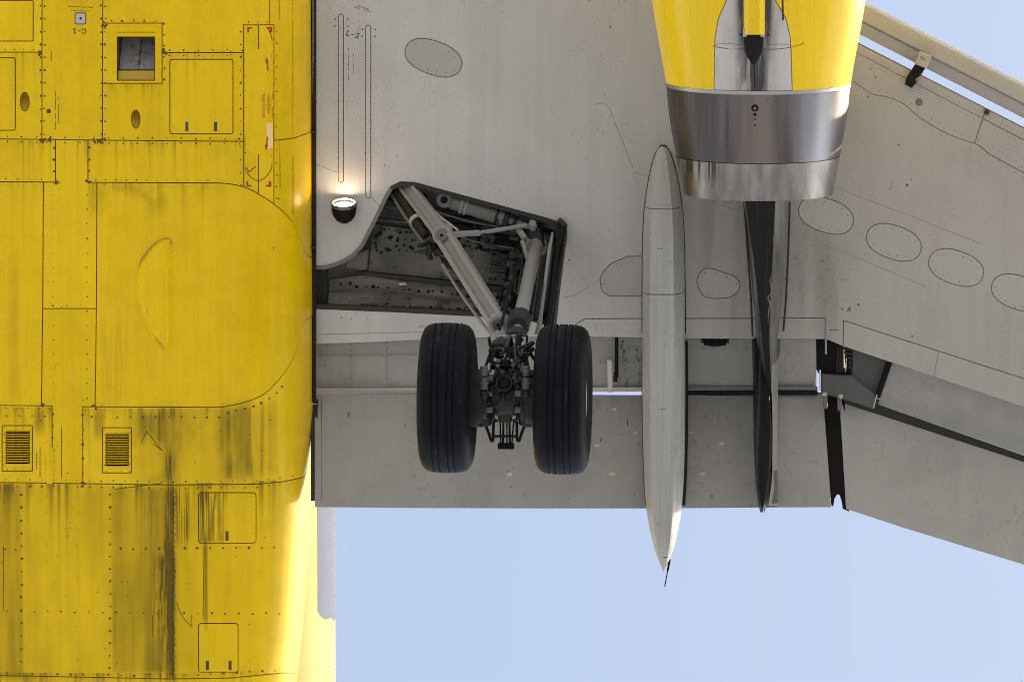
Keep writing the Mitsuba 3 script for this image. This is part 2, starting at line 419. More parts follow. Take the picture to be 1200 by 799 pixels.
def stretch(l, d=1.6):
    """The line a little longer at both ends, so that seams meet."""
    p = np.asarray(l, float)
    a, b = p[0] - p[1], p[-1] - p[-2]
    return np.vstack([p[0] + a / np.hypot(*a) * d, p[1:-1], p[-1] + b / np.hypot(*b) * d])


def faces_of(surf, border, lines, rings):
    """The panels into which the seams cut the outline BORDER."""
    b = qpoly(surf, border)
    net = [b.exterior]
    net += [qline(surf, stretch(l)) for l in lines]
    ring_lines = [LineString(list(r.exterior.coords)) for r in (qpoly(surf, x) for x in rings)]
    u = unary_union(net + ring_lines)
    return [f.intersection(b) for f in polygonize(u) if f.representative_point().within(b)]


def panels(surf, prefix, border, lines, rings, mat, named, holes, gap=0.007, **kw):
    """Builds each face as a panel. named: [((px, py), name, label, material, proud)], holes: points of faces left open."""
    fs = faces_of(surf, border, lines, rings)
    mats, k_ = ([mat] if isinstance(mat, str) else mat), 0
    pts = surf.inv([x[0] for x in named]) if named else []
    hol = surf.inv(holes) if holes else []
    for f in sorted(fs, key=lambda f: (round(f.centroid.y, 3), round(f.centroid.x, 3))):
        if any(f.contains(Point(h)) for h in hol):
            continue
        k_ += 1
        name, label, m, out = 'skin_panel', None, mats[(k_ * 7 // 3) % len(mats)], 0.0
        for q, (_, nm, lb, mm, o) in zip(pts, named):
            if f.contains(Point(q)):
                name, label, m, out = nm, lb, mm or mats[0], o
        mesh = plate(surf, f.buffer(-gap / 2, join_style='mitre'), out, 0.006 + out, **kw)
        if mesh is not None:
            add(f'{A}__{prefix}__{name}', mesh, m, 35, label)


def discs(surf, px, r, h=0.002, sides=6):
    """Low domes (rivets, screws) on the surface at these pixels: one mesh."""
    px = np.asarray(px, float).reshape(-1, 2)
    q = surf.inv(px)
    ok = ~np.isnan(q).any(1)
    q = q[ok]
    p, n = surf.pos(q), surf.nrm(q)
    r = np.broadcast_to(np.asarray(r, float), (len(px),))[ok]
    t1 = np.cross(n, [0.0, 1.0, 0.0]); t1 /= np.linalg.norm(t1, axis=1, keepdims=True)
    t2 = np.cross(n, t1)
    a = np.arange(sides) * 2 * math.pi / sides
    ring = p[:, None] + r[:, None, None] * (np.cos(a)[None, :, None] * t1[:, None] + np.sin(a)[None, :, None] * t2[:, None])
    lo, hi, top = ring - n[:, None] * 0.002, (ring - p[:, None]) * 0.8 + p[:, None] + n[:, None] * h, p + n * h * 1.3
    m, k, j = len(p), np.arange(sides), (np.arange(sides) + 1) % sides
    v = np.concatenate([lo, hi, top[:, None]], 1)
    f1 = np.vstack([np.c_[k, j, j + sides], np.c_[k, j + sides, k + sides], np.c_[k + sides, j + sides, 0 * k + 2 * sides]])
    f = (f1[None] + (np.arange(m) * (2 * sides + 1))[:, None, None]).reshape(-1, 3)
    return trimesh.Trimesh(v.reshape(-1, 3), f, process=False)


def along(pts, step, off=0.0, jitter=0.0):
    l = LineString(pts)
    d = np.arange(step / 2, l.length, step)
    c = np.array([l.interpolate(x).coords[0] for x in d])
    e = np.array([l.interpolate(x + 0.1).coords[0] for x in d])
    t = e - c; t /= np.hypot(*t.T)[:, None] + 1e-9
    c = c + np.c_[-t[:, 1], t[:, 0]] * off
    return c + rng.normal(0, jitter, c.shape) if jitter else c


def strip(surf, pts, w, out=0.0015, thick=0.003):
    """A thin bead along a line of pixels, w metres wide."""
    return plate(surf, qline(surf, pts).buffer(w / 2, cap_style='flat'), out, thick, 0.3)


def join(ms):
    return trimesh.util.concatenate([m for m in ms if m is not None])


def text_on(surf, text, px, py, height, rot, bold=False, shear=0.0, out=0.002):
    """Lettering in the surface: capitals HEIGHT pixels tall, reading in the direction ROT degrees clockwise from the photograph's right, centred at (px, py)."""
    m = meshkit.text_mesh(text, height, 0.001, bold)
    v = np.array(m.vertices)
    v[:, :2] -= [(v[:, 0].min() + v[:, 0].max()) / 2, height / 2]
    v[:, 0] += shear * v[:, 1]
    c, s = math.cos(math.radians(rot)), math.sin(math.radians(rot))
    X = px + v[:, 0] * c + v[:, 1] * s
    Y = py + v[:, 0] * s - v[:, 1] * c
    q = surf.inv(np.c_[X, Y])
    return trimesh.Trimesh(surf.pos(q) + surf.nrm(q) * (out + v[:, 2:] * 0.3), m.faces, process=False)


def fine_print(surf, px, py, rot, rows, seed, h=1.1, gapy=2.4):
    """Placard print too small to read: rows of short dark dashes."""
    r = np.random.default_rng(seed)
    ms = []
    c, s = math.cos(math.radians(rot)), math.sin(math.radians(rot))
    for k, ln in enumerate(rows):
        a = -ln / 2
        while a < ln / 2:
            w = r.uniform(1.2, 4.0)
            if r.random() < 0.85:
                b = min(a + w, ln / 2)
                pts = [(px + u * c - t * s, py + u * s + t * c) for u, t in ((a, k * gapy), (b, k * gapy), (b, k * gapy + h), (a, k * gapy + h))]
                ms.append(plate(surf, Polygon(surf.inv(pts)), 0.0015, 0.003, 1.0, walls=False))
            a += w + 0.8
    return join(ms)


# ------------------------------------------------------------------ small solids
def frame_of(d, up=(0, 0, 1)):
    d = np.asarray(d, float) / np.linalg.norm(d)
    u = np.asarray(up, float)
    if abs(d @ u) > 0.97:
        u = np.array([0.0, 1.0, 0.0])
    a = np.cross(u, d); a /= np.linalg.norm(a)
    return d, a, np.cross(d, a)


def tube(p0, p1, r0, r1=None, n=20):
    """A round bar from p0 to p1, its ends slightly chamfered."""
    r1 = r0 if r1 is None else r1
    p0, p1 = np.asarray(p0, float), np.asarray(p1, float)
    d, a, b = frame_of(p1 - p0)
    L = np.linalg.norm(p1 - p0)
    c = min(0.12 * min(r0, r1), L / 4)
    t = np.arange(n) * 2 * math.pi / n
    ring = np.cos(t)[:, None] * a + np.sin(t)[:, None] * b
    st = [(0, r0 - c), (c, r0), (L - c, r1), (L, r1 - c)]
    v = np.vstack([p0 + d * s + ring * r for s, r in st] + [p0[None], p1[None]])
    k, j = np.arange(n), (np.arange(n) + 1) % n
    f = [np.vstack([np.c_[k + i * n, j + i * n, j + i * n + n], np.c_[k + i * n, j + i * n + n, k + i * n + n]]) for i in range(3)]
    f += [np.c_[j, k, 0 * k + 4 * n], np.c_[k + 3 * n, j + 3 * n, 0 * k + 4 * n + 1]]
    m = trimesh.Trimesh(v, np.vstack(f), process=False)
    return m


def hose(pts, r, n=10, per=6):
    p = np.asarray(pts, float)
    if len(p) > 2:
        t = np.r_[0, np.cumsum(np.linalg.norm(np.diff(p, axis=0), axis=1))]
        from scipy.interpolate import PchipInterpolator
        tt = np.linspace(0, t[-1], per * (len(p) - 1) + 1)
        p = np.stack([PchipInterpolator(t, p[:, i])(tt) for i in range(3)], 1)
    ms = []
    tg = np.gradient(p, axis=0); tg /= np.linalg.norm(tg, axis=1, keepdims=True)
    ang = np.arange(n) * 2 * math.pi / n
    _, a, _ = frame_of(tg[0])
    V = []
    for x, t in zip(p, tg):
        a = a - t * (a @ t); a /= np.linalg.norm(a)
        b = np.cross(t, a)
        V.append(x + r * (np.cos(ang)[:, None] * a + np.sin(ang)[:, None] * b))
    return loft(V)


def loft(rings, caps=True):
    rings = [np.asarray(r, float) for r in rings]
    n, m = len(rings[0]), len(rings)
    v = np.vstack(rings)
    k, j = np.arange(n), (np.arange(n) + 1) % n
    f = [np.vstack([np.c_[k + i * n, j + i * n, j + i * n + n], np.c_[k + i * n, j + i * n + n, k + i * n + n]]) for i in range(m - 1)]
    if caps:
        v = np.vstack([v, rings[0].mean(0), rings[-1].mean(0)])
        f += [np.c_[j, k, 0 * k + n * m], np.c_[k + n * (m - 1), j + n * (m - 1), 0 * k + n * m + 1]]
    mesh = trimesh.Trimesh(v, np.vstack(f), process=False)
    trimesh.repair.fix_normals(mesh)
    return mesh


def hull(points):
    return trimesh.convex.convex_hull(np.asarray(points, float))


def bar(p0, p1, w, h, up=(0, 0, 1), bevel=0.15, w1=None, h1=None):
    """A bevelled bar from p0 to p1, w across and h along UP."""
    p0, p1 = np.asarray(p0, float), np.asarray(p1, float)
    d, a, b = frame_of(p1 - p0, up)
    pts = []
    for p, sgn, ww, hh in ((p0, 1, w, h), (p1, -1, w1 or w, h1 or h)):
        c = bevel * min(ww, hh)
        for x in (-1, 1):
            for y in (-1, 1):
                pts += [p + a * x * (ww / 2 - c) + b * y * hh / 2 + d * sgn * c, p + a * x * ww / 2 + b * y * (hh / 2 - c) + d * sgn * c, p + a * x * (ww / 2 - c) + b * y * (hh / 2 - c)]
    return hull(pts)


def ibeam(p0, p1, w, h, up=(0, 0, 1), web=0.35, lip=0.2):
    """A bar with a channel milled into its two broad faces (across, seen from UP)."""
    p0, p1 = np.asarray(p0, float), np.asarray(p1, float)
    d, a, b = frame_of(p1 - p0, up)
    W, H, l = w / 2, h / 2, w * lip
    prof = [(-W, -H), (-W + l, -H), (-W + l * 1.25, -H * web), (W - l * 1.25, -H * web), (W - l, -H), (W, -H), (W, H), (W - l, H), (W - l * 1.25, H * web), (-W + l * 1.25, H * web), (-W + l, H), (-W, H)]
    return loft([[p + a * x + b * y for x, y in prof] for p in (p0, p1)])


def slab(pts, dzs, thick, bevel=0.012, up=(0, 0, 1)):
    """A plate whose lower face has these pixel corners at these levels, THICK upwards."""
    lo = np.array([at(x, y, z) for (x, y), z in zip(pts, np.broadcast_to(dzs, len(pts)))])
    c = lo.mean(0)
    inn = lo + (c - lo) / np.linalg.norm(c - lo, axis=1, keepdims=True) * bevel
    u = np.asarray(up, float)
    rings = [inn, lo + u * bevel, lo + u * (thick - bevel), inn + u * thick]
    m = loft(rings, caps=False)
    v, f = triangulate(Polygon(inn[:, :2]).buffer(0)) if False else (None, None)
    n = len(lo)
    pg = Polygon(lo[:, :2])
    tri = mapbox_earcut.triangulate_float64(np.ascontiguousarray(lo[:, :2]), np.array([n], np.uint32)).reshape(-1, 3).astype(int)
    m = trimesh.Trimesh(np.vstack(rings), np.vstack([m.faces, tri, tri[:, ::-1] + 3 * n]), process=False)
    trimesh.repair.fix_normals(m)
    return m


def turned(p0, axis, prof, n=48, up=(0, 0, 1)):
    """A lathe: prof is a list of (distance along the axis, radius)."""
    d, a, b = frame_of(axis, up)
    t = np.arange(n) * 2 * math.pi / n
    ring = np.cos(t)[:, None] * a + np.sin(t)[:, None] * b
    return loft([np.asarray(p0) + d * s + ring * max(r, 1e-4) for s, r in prof], caps=False)


# ================================================================== THE FUSELAGE
XC = at(78, 400, -0.85)[0]
HALF = abs(at(365, 350, -0.05)[0] - XC)
Y0 = at(78, 450, -0.85)[1]
YB = at(78, 799, -0.85)[1]


def belly_shape(y):
    t = np.clip((Y0 - y) / (Y0 - YB), 0, 2.2)
    a = HALF * (1 - 0.088 * t ** 1.6)
    h = 1.15 - 0.13 * t ** 1.5
    return a, h


YTOP, YBOT = at(78, -330, -0.85)[1], at(78, 1150, -0.85)[1]
belly = Turned(XC, 60.30, belly_shape, 4.2, HALF, 1.15, (YTOP + 0.3, YBOT - 0.3), 1.0, 0.004)
belly.smax = belly.half + 0.25
belly.__init__(XC, 60.30, belly_shape, 4.2, HALF, 1.15, (YTOP + 0.3, YBOT - 0.3), belly.half + 0.25, 0.007)
belly.mid = 78
R_, L_, TOP_, BOT_ = 700, -560, -300, 1100
border = [(R_, TOP_), (R_, BOT_), (78, BOT_), (L_, BOT_), (L_, TOP_), (78, TOP_)]
H1 = [(L_, 163), (0, 163), (120, 164.5), (285, 166)]
H1b = [(321, 165), (345, 162), (363, 155), (R_, 150)]
H2r = np.vstack([[(103, 214), (255, 214.5)], curve([(262, 215), (285, 219), (307, 230), (327, 244), (342, 260), (352, 283), (360, 300), (R_, 330)])])
H3r = np.vstack([[(97, 476.5), (250, 477)], curve([(257, 477), (280, 473), (307, 463), (328, 443), (340, 426), (347, 410), (353, 393), (357.5, 376), (R_, 330)])])
H4 = [(L_, 564), (0, 565), (200, 568), (300, 567), (333, 564), (355, 559), (R_, 556)]
H5 = [(L_, 790), (0, 791), (200, 795), (270, 794), (330, 788), (R_, 780)]
mir = lambda l: [(156 - x, y) for x, y in l]  # noqa: E731
lines = [H1, H1b, H2r, H3r, H4, H5,
         [(50, TOP_), (49, 163.3)], [(121, TOP_), (120, 164.6)], [(-60, 61.5), (49.6, 61.5)], [(190, 62), (285.5, 62)], [(65, 163), (65, 213.5), (-40, 213)] ,
         [(-40, 213), (L_, 330)], [(103, 164), (103, 214)], [(51, 213.3), (50, 362), (48.5, 475.5)], [(113.5, 214), (113, 361), (111.5, 476.6)], [(50, 361.6), (113, 361.6)],
         [(-60, 474), (61, 475.5), (61.5, 566)], [(-60, 474), (L_, 398)], [(97, 476), (97, 566.5)], [(203, 567.8), (202, 795)], [(285.5, 29.5), (285.5, 226)], [(321, 29.5), (321, 250)], [(285.5, 29.5), (321, 29.5)],
         [(303, 29.5), (303, 236)], [(120.5, 27.5), (190, 27.5), (190, 98), (120.2, 98)], [(316, 29.5), (317, TOP_)], [(L_, 20), (-60, 20), (-60, 163.5)], [(-60, 474), (-60, 564.5)]]
rings = [rrect(-45, 1, 39, 48.5, 2), rrect(-40, 68, 18, 153, 3), rrect(199, 70, 273, 157, 3), rrect(137, 43, 182, 95, 1.5), rrect(232.5, 577, 300, 636, 4), rrect(232.5, 730, 279, 787, 3.5),
         rrect(2.5, 498.5, 38, 552, 1), rrect(120, 501, 154, 554, 1), oval(29, 119.5, 5.2, 11), oval(159, 140, 5.0, 10.5), rrect(7, 505, 34.5, 547, 1), rrect(124, 508, 150.5, 549.5, 1), rrect(88, 15.5, 100.5, 28.5, 2)]
named = [((230, 110), 'service_door', 'yellow square service door with two dark latches', None, 0.003), ((270, 610), 'access_door', 'rounded yellow access door with one latch, soiled on its left', None, 0.004),
         ((255, 760), 'access_door', 'small rounded yellow access door with two latches at the bottom edge', None, 0.004), ((10, 110), 'service_door', None, None, 0.003), ((10, 25), 'service_door', None, None, 0.003),
         ((200, 330), 'gear_bay_door', 'large yellow wheel bay door with a half oval blister', None, 0.003), ((0, 400), 'gear_bay_door', None, None, 0.003), ((94, 22), 'drain_plate', 'small grey square plate beside the mark C-1', 'm_bare', 0.003)]
holes = [(160, 70), (29, 119), (159, 140), (20, 520), (138, 530)]
panels(belly, 'fuselage', border, lines, rings, ['m_belly', 'm_belly_a', 'm_belly_b'], named, holes, gap=0.008)
hull_poly = qpoly(belly, border)
for h in (rrect(138, 44, 181, 94, 1), oval(29, 119.5, 5, 10.6), oval(159, 140, 4.8, 10), rrect(8, 506, 33.5, 546, 1), rrect(125, 509, 149.5, 548.5, 1)):
    hull_poly = hull_poly.difference(qpoly(belly, h))
add(f'{A}__fuselage__hull', plate(belly, hull_poly, -0.004, 0.02, walls=False), 'm_seam_brown', 35)

# the round barrel of the fuselage above the belly fairing, its sunlit flank in view behind the wing
zb = 1.55
RB = abs(at(392, 700, zb)[0] - XC) * 0.9985
yb0, yb1 = at(78, -330, zb)[1], at(78, 1180, zb)[1]
add(f'{A}__fuselage__barrel', turned([XC, yb1, 60 + zb], [0, 1, 0], [(0, RB), ((yb0 - yb1) * 0.3, RB), ((yb0 - yb1) * 0.6, RB), (yb0 - yb1, RB)], 480), 'm_barrel', 40, 'yellow round rear fuselage, washed out by the sun on its flank')
Yn, Yt = [Y for Y in (yb0, yb1)]
ring = [at(78, 0, zb)]
# sky reflection painted as a pale patch on the sunlit flank
class Barrel:
    mid = 78
    smax = 2.0
    def pos(self, q):
        a = q[:, 0]
        return np.c_[XC - RB * np.cos(a), q[:, 1], 60 + zb - RB * np.sin(a)]
    def nrm(self, q):
        a = q[:, 0]
        return np.c_[-np.cos(a), 0 * a, -np.sin(a)]
bar_s = Barrel()
pp = np.array([(0.30, 560), (0.30, 716), (0.26, 722), (0.20, 726), (0.10, 723), (0.03, 727), (-0.1, 722), (-0.1, 560)])
pq = Polygon([(a, at(385, v, zb - RB * math.sin(a))[1]) for a, v in pp])
add(f'{A}__fuselage__flank_reflection', plate(bar_s, pq, 0.004, 0.006, 0.01), 'm_pale_blue', True, 'pale blue sky reflection painted on the bright rear flank')

# rivets of the belly
rv, rr = [], []
def rivets(pts, step=15, off=0.0, r=(0.005, 0.009), jit=0.3):
    p = along(pts, step, off, jit)
    rv.append(p); rr.append(rng.uniform(*r, len(p)))
for x in (50, 121):
    rivets([(x, 0), (x, 163)], 15, -2.2); rivets([(x, 0), (x, 163)], 15, 2.2)
rivets([(0, 163), (120, 164.5), (285, 166)], 17, -3, (0.004, 0.007)); rivets([(0, 163), (120, 164.5), (285, 166)], 17, 3, (0.004, 0.007))
rivets([(65, 166), (65, 213)], 14, 1.5, (0.007, 0.012)); rivets([(103, 166), (103, 213)], 14, -1.5, (0.007, 0.012))
rivets([(0, 61.5), (48, 61.5)], 11, -3, (0.004, 0.007)); rivets([(190, 62), (285, 62)], 17, -3, (0.004, 0.007)); rivets([(190, 62), (285, 62)], 17, 3.5, (0.003, 0.006))
rivets([(282, 30), (282, 220)], 15, 0, (0.004, 0.008)); rivets([(324, 30), (324, 235)], 14, 0, (0.003, 0.006)); rivets([(318, 62), (318, 200)], 9, 0, (0.003, 0.005))
rivets([(286, 26.5), (321, 26.5)], 11, 0, (0.004, 0.006)); rivets([(288, 62), (288, 205)], 18, 0, (0.003, 0.006))
rivets([(124, 25), (192, 25), (192.5, 100)], 13, 0, (0.005, 0.009))
rivets([(0, 210), (62, 210)], 14, 0, (0.003, 0.006)); rivets([(106, 211), (260, 211.5)], 12, 0, (0.003, 0.006)); rivets([(222, 229), (285, 229)], 5, 0, (0.002, 0.004), 0.5)
rivets([(102, 220), (102, 470)], 17, 0, (0.004, 0.007)); rivets([(62.5, 220), (62.5, 470)], 17, 0, (0.003, 0.005)); rivets([(54, 358.5), (110, 358.5)], 16, 0, (0.004, 0.007))
rivets([(0, 487), (60, 488)], 15, 0, (0.004, 0.007)); rivets([(100, 488), (260, 489)], 15, 0, (0.005, 0.009)); rivets([(0, 478), (60, 479)], 13, 0, (0.003, 0.006))
rivets([(62, 478), (62, 565)], 14, 0, (0.006, 0.010)); rivets([(97, 478), (97, 565)], 17, 0, (0.006, 0.011))
rivets(curve([(262, 481), (285, 476), (312, 466), (333, 446)]), 10, 3, (0.005, 0.009))
rivets([(120, 27), (124, 27)], 4, 0); rivets([(0, 561.5), (200, 564.5), (300, 563.5), (352, 556)], 14, 0, (0.004, 0.007)); rivets([(0, 569), (200, 572), (300, 571), (345, 565)], 14, 0, (0.004, 0.008))
rivets([(25, 572), (25, 788)], 15, 0, (0.006, 0.010)); rivets([(129, 572), (129, 790)], 14.5, 0, (0.006, 0.010)); rivets([(203, 572), (202.5, 792)], 14.5, 1.6, (0.009, 0.013)); rivets([(203, 572), (202.5, 792)], 7.2, -2.5, (0.003, 0.006))
rivets([(0, 643.5), (24, 643.5)], 12, 0); rivets([(134, 643), (330, 641)], 15, 0, (0.006, 0.010)); rivets([(0, 716), (330, 719)], 16, 0, (0.004, 0.008))
rivets([(0, 788), (200, 791.5), (330, 785)], 15, 0, (0.005, 0.010)); rivets([(55, 572), (55, 788)], 19, 0, (0.002, 0.004)); rivets([(90, 572), (90, 788)], 19, 0, (0.002, 0.004))
for a, b, c, d in ((2.5, 498.5, 38, 552), (120, 501, 154, 554)):
    rivets(rrect(a + 2, b + 2.2, c - 2, d - 2, 1) + [(a + 2, b + 4)], 9, 0, (0.003, 0.005), 0.1)
for cx, cy in ((48, 62), (122, 29), (191, 61), (50, 164), (120, 165), (103, 213), (65, 213), (50, 476), (112, 477), (61, 565), (97, 566), (58, 165), (112, 166)):
    k = rng.normal(0, 1.6, (5, 2)) + (cx, cy)
    rv.append(k); rr.append(rng.uniform(0.006, 0.012, 5))
sp = np.c_[rng.uniform(0, 330, 90), rng.uniform(230, 790, 90)]
rv.append(sp); rr.append(rng.uniform(0.002, 0.005, 90))
rpx, rrr = np.vstack(rv), np.concatenate(rr) * 1.4
near = [Polygon(rrect(136, 42, 183, 96, 1)), Polygon(rrect(6, 504, 35.5, 548, 1)), Polygon(rrect(123, 507, 151.5, 550.5, 1)), Polygon(oval(29, 119.5, 6, 12)), Polygon(oval(159, 140, 6, 12))]
keep = np.array([not any(g.contains(Point(p)) for g in near) for p in rpx])
add(f'{A}__fuselage__rivets', discs(belly, rpx[keep], rrr[keep]), 'm_rivet_brown', kind='stuff')

# short loose seams, scratches and beads of sealant
seams = [[(300, 195), (291, 202), (290, 197)], curve([(287.5, 197), (292, 206), (303, 212), (313, 206), (319, 195)]), curve([(312, 32), (317, 40), (319, 48)]), [(60, 60), (60, 71)], [(4, 640), (4, 715)],
         [(42, 395), (43, 420)], [(179, 720), (179, 745)], [(224, 720), (224, 735)], curve([(207, 705), (214, 722), (223, 732)]), [(114.5, 217), (114.5, 300)], [(126, 425), (126, 440)], [(141, 420), (137, 473)], [(20, 360), (20, 470)],
         [(135, 573), (190, 566)], [(165, 520), (172, 505), (190, 528), (180, 520)], [(72, 500), (72, 560)], [(239, 640), (238, 725)]]
add(f'{A}__fuselage__sealant_bead', join([strip(belly, s, 0.006) for s in seams]), 'm_seam_brown', label='thin dark scratches and sealant lines on the yellow belly', kind='stuff')

# the long riveted cover between red corner marks, with its raised middle
def dome(surf, pts, height, fall, cell=0.04, power=1.0):
    pg = qpoly(surf, pts)
    ext = pg.exterior
    shapely.prepare(ext)
    def lift(q):
        d = shapely.distance(ext, shapely.points(q[:, 0], q[:, 1]))
        t = np.clip(d / fall, 0, 1)
        return height * np.sqrt(np.clip(1 - (1 - t) ** 2, 0, 1)) ** power
    return plate(surf, pg, 0.001, 0.003, cell, lift, walls=True)
add(f'{A}__fuselage__cover_bulge', dome(belly, rrect(287.5, 58, 318.5, 181, 14, 8), 0.022, 0.035, 0.03), 'm_belly', 60, 'long raised yellow cover between four red corner marks')
bl = np.vstack([curve([(201, 278.5), (195, 278.5), (184, 284), (170, 300), (161, 318), (159, 340), (165, 366), (176, 390), (193, 408.5)]), [(201, 400), (201, 367), (201, 285)]])
add(f'{A}__fuselage__blister', dome(belly, bl, 0.085, 0.09, 0.025, 1.0), 'm_belly', 60, 'half oval yellow blister on the wheel bay door')
add(f'{A}__fuselage__blister', dome(belly, [(156 - x, y + 6) for x, y in bl], 0.085, 0.09, 0.025, 1.0), 'm_belly', 60)
arc_o = curve([(161, 322), (164, 308), (172, 294), (184, 283), (196, 278.5), (201.5, 283), (201, 287)])
arc_i = curve([(198, 285), (194, 286), (184, 292), (174, 302), (167, 314), (162, 324)])
add(f'{A}__fuselage__blister_stain_shade', plate(belly, qpoly(belly, np.vstack([arc_o, arc_i])), 0.020, 0.003, 0.05, walls=False), 'm_stain_shade', label='brown stain and painted shade along the front edge of the half oval blister')  # dirt and the shaded front edge painted as one brown band
add(f'{A}__fuselage__blister_seam', join([strip(belly, curve([(176, 328), (174.5, 345), (173.5, 366)]), 0.006, 0.084), strip(belly, curve([(173.5, 366), (179, 385), (193, 408)]), 0.010, 0.06), strip(belly, [(201, 290), (201, 366)], 0.007),
     strip(belly, curve([(159.5, 322), (163, 308), (172, 294), (185, 282), (197, 277.5), (202, 283)]), 0.010)]), 'm_yellow_dark')
for c in ((29, 119.5, 5.2, 11), (159, 140, 5.0, 10.5)):
    bowl = oval(c[0], c[1], c[2] + 0.4, c[3] + 0.4)
    pg = qpoly(belly, bowl)
    cy = belly.inv([(c[0], c[1] - c[3] * 0.4)])[0]
    hy = abs(belly.inv([(c[0], c[1] + c[3])])[0][1] - cy[1])
    lift = lambda q, cy=cy, hy=hy, e=pg.exterior: -np.clip(shapely.distance(e, shapely.points(q[:, 0], q[:, 1])) / 0.012, 0, 1) * (0.075 - 0.065 * np.clip((cy[1] - q[:, 1]) / hy, 0, 1))  # noqa: E731
    add(f'{A}__fuselage__drain_scoop', plate(belly, pg, -0.004, 0.004, 0.012, lift), 'm_yellow_dark', 40)

# red corner marks, arrows and lettering
red = []
for cx, cy, sx, sy in ((289.5, 32, 1, 1), (318.5, 32, -1, 1), (288.5, 219, 1, -1), (317.5, 219, -1, -1)):
    L = [(0, 0), (6, 0), (6, 2.2), (2.4, 2.2), (2.4, 6.5), (0, 6.5)]
    red.append(plate(belly, Polygon(belly.inv([(cx + sx * x, cy + sy * y) for x, y in L])).buffer(0), 0.0045, 0.003, 1.0))
add(f'{A}__fuselage__corner_mark', red[0], 'm_red'); [add(f'{A}__fuselage__corner_mark', m, 'm_red') for m in red[1:]]
def arrow(x0, y0, x1, y1):
    d = np.array([x1 - x0, y1 - y0]); L = np.hypot(*d); d = d / L; n = np.array([-d[1], d[0]])
    pts = [np.array([x0, y0]) + d * a + n * b for a, b in ((0, -0.8), (L - 6, -0.8), (L - 6, -2), (L, 0), (L - 6, 2), (L - 6, 0.8), (0, 0.8))]
    return plate(belly, Polygon(belly.inv(pts)).buffer(0), 0.028, 0.003, 1.0)
add(f'{A}__fuselage__red_arrow', arrow(312.5, 83, 310.5, 67), 'm_red'); add(f'{A}__fuselage__red_arrow', arrow(312, 160, 310, 176), 'm_red')
add(f'{A}__fuselage__tape_patch', plate(belly, qpoly(belly, rrect(311, 144, 318, 174, 0.6)), 0.0245, 0.003, 0.2), 'm_tape', label='faded pale tape strip on the raised cover')
add(f'{A}__fuselage__lettering', join([text_on(belly, 'CAUTION', 313.2, 122, 3.2, 90, False, out=0.0285), text_on(belly, 'THIS A DOOR', 307.3, 123, 3.2, 90, False, out=0.0285)]), 'm_red')
add(f'{A}__fuselage__lettering', text_on(belly, 'C-1', 93.2, 36.8, 6.0, 180, True), 'm_ink', label='black mark C-1 printed upside down')
add(f'{A}__fuselage__drain_hole', discs(belly, [(94.5, 22)], 0.012, 0.006, 12), 'm_black')
fp = [fine_print(belly, 93, 8, 3, [38], 1, 0.9), fine_print(belly, 94, 12.5, 3, [22], 2, 0.8), fine_print(belly, 65.5, 130, 90, [46, 30], 3, 0.9, -3.5), fine_print(belly, 226, 120, 90, [40, 40], 4, 1.0, -3.6), fine_print(belly, 247, 122, 90, [34, 28, 24], 5, 1.0, -3.6),
      fine_print(belly, 266, 601, 90, [30, 26], 6, 0.9, -3.2), fine_print(belly, 261, 761, 90, [22, 24], 7, 0.9, -3.2), fine_print(belly, 47.5, 540, 90, [38, 20], 8, 1.0, 4), fine_print(belly, 319.5, 124, 90, [30], 9, 0.8)]
add(f'{A}__fuselage__fine_print', join(fp), 'm_ink', kind='stuff')
for x, y, w, h in ((219, 148.5, 3.6, 11), (252.5, 148.5, 3.6, 11), (266, 627.5, 3.6, 11), (243, 779, 3.6, 11), (269.5, 779, 3.6, 11)):
    add(f'{A}__fuselage__latch', plate(belly, qpoly(belly, rrect(x - w / 2, y - h / 2, x + w / 2, y + h / 2, 0.8)), 0.007, 0.006, 0.1), 'm_latch')
for i, (x, y) in enumerate([(57, 130.5)]):
    add(f'{A}__fuselage__static_port', discs(belly, [(x, y)], 0.02, 0.003, 16), 'm_seam_brown')

# the air outlet: a square opening with a duct behind
def in_belly(px, py, dep):
    q = belly.inv([(px, py)])
    return (belly.pos(q) - belly.nrm(q) * dep)[0]
c4 = [(137, 43), (182, 43), (182, 95), (137, 95)]
o, i_ = [in_belly(*c, 0.004) for c in c4], [in_belly(*c, 0.34) for c in c4]
for k in range(4):
    j = (k + 1) % 4
    quad = np.array([o[k], o[j], i_[j], i_[k]])
    add(f'{A}__air_outlet__duct_wall', hull(np.vstack([quad, quad + (quad.mean(0) - np.mean(o + i_, 0)) / 0.2 * 0.004 + 1e-5])), 'm_duct' if k != 2 else 'm_yellow_dark')
fl = np.array([in_belly(138, 44, 0.33), in_belly(181, 44, 0.33), in_belly(181, 83, 0.10), in_belly(138, 83, 0.10)])
add(f'{A}__air_outlet__flap_door', hull(np.vstack([fl, fl + [0, 0, 0.01]])), 'm_duct_paint', label='grey metal flap inside the square outlet')
fl = np.array([in_belly(138, 83.6, 0.03), in_belly(181, 83.6, 0.03), in_belly(181, 94.5, 0.015), in_belly(138, 94.5, 0.015)])
add(f'{A}__air_outlet__sill', hull(np.vstack([fl, fl + [0, 0, 0.012]])), 'm_yellow_dark')
lip = qpoly(belly, rrect(134, 39, 185, 97, 2)).difference(qpoly(belly, rrect(137, 43, 182, 95, 1)))
add(f'{A}__air_outlet__frame', plate(belly, lip, 0.008, 0.010, 0.2), 'm_belly', 30)
add(f'{A}__air_outlet__deflector', dome(belly, rrect(136, 29.5, 184, 39, 2), 0.03, 0.03, 0.02), 'm_belly', 50)

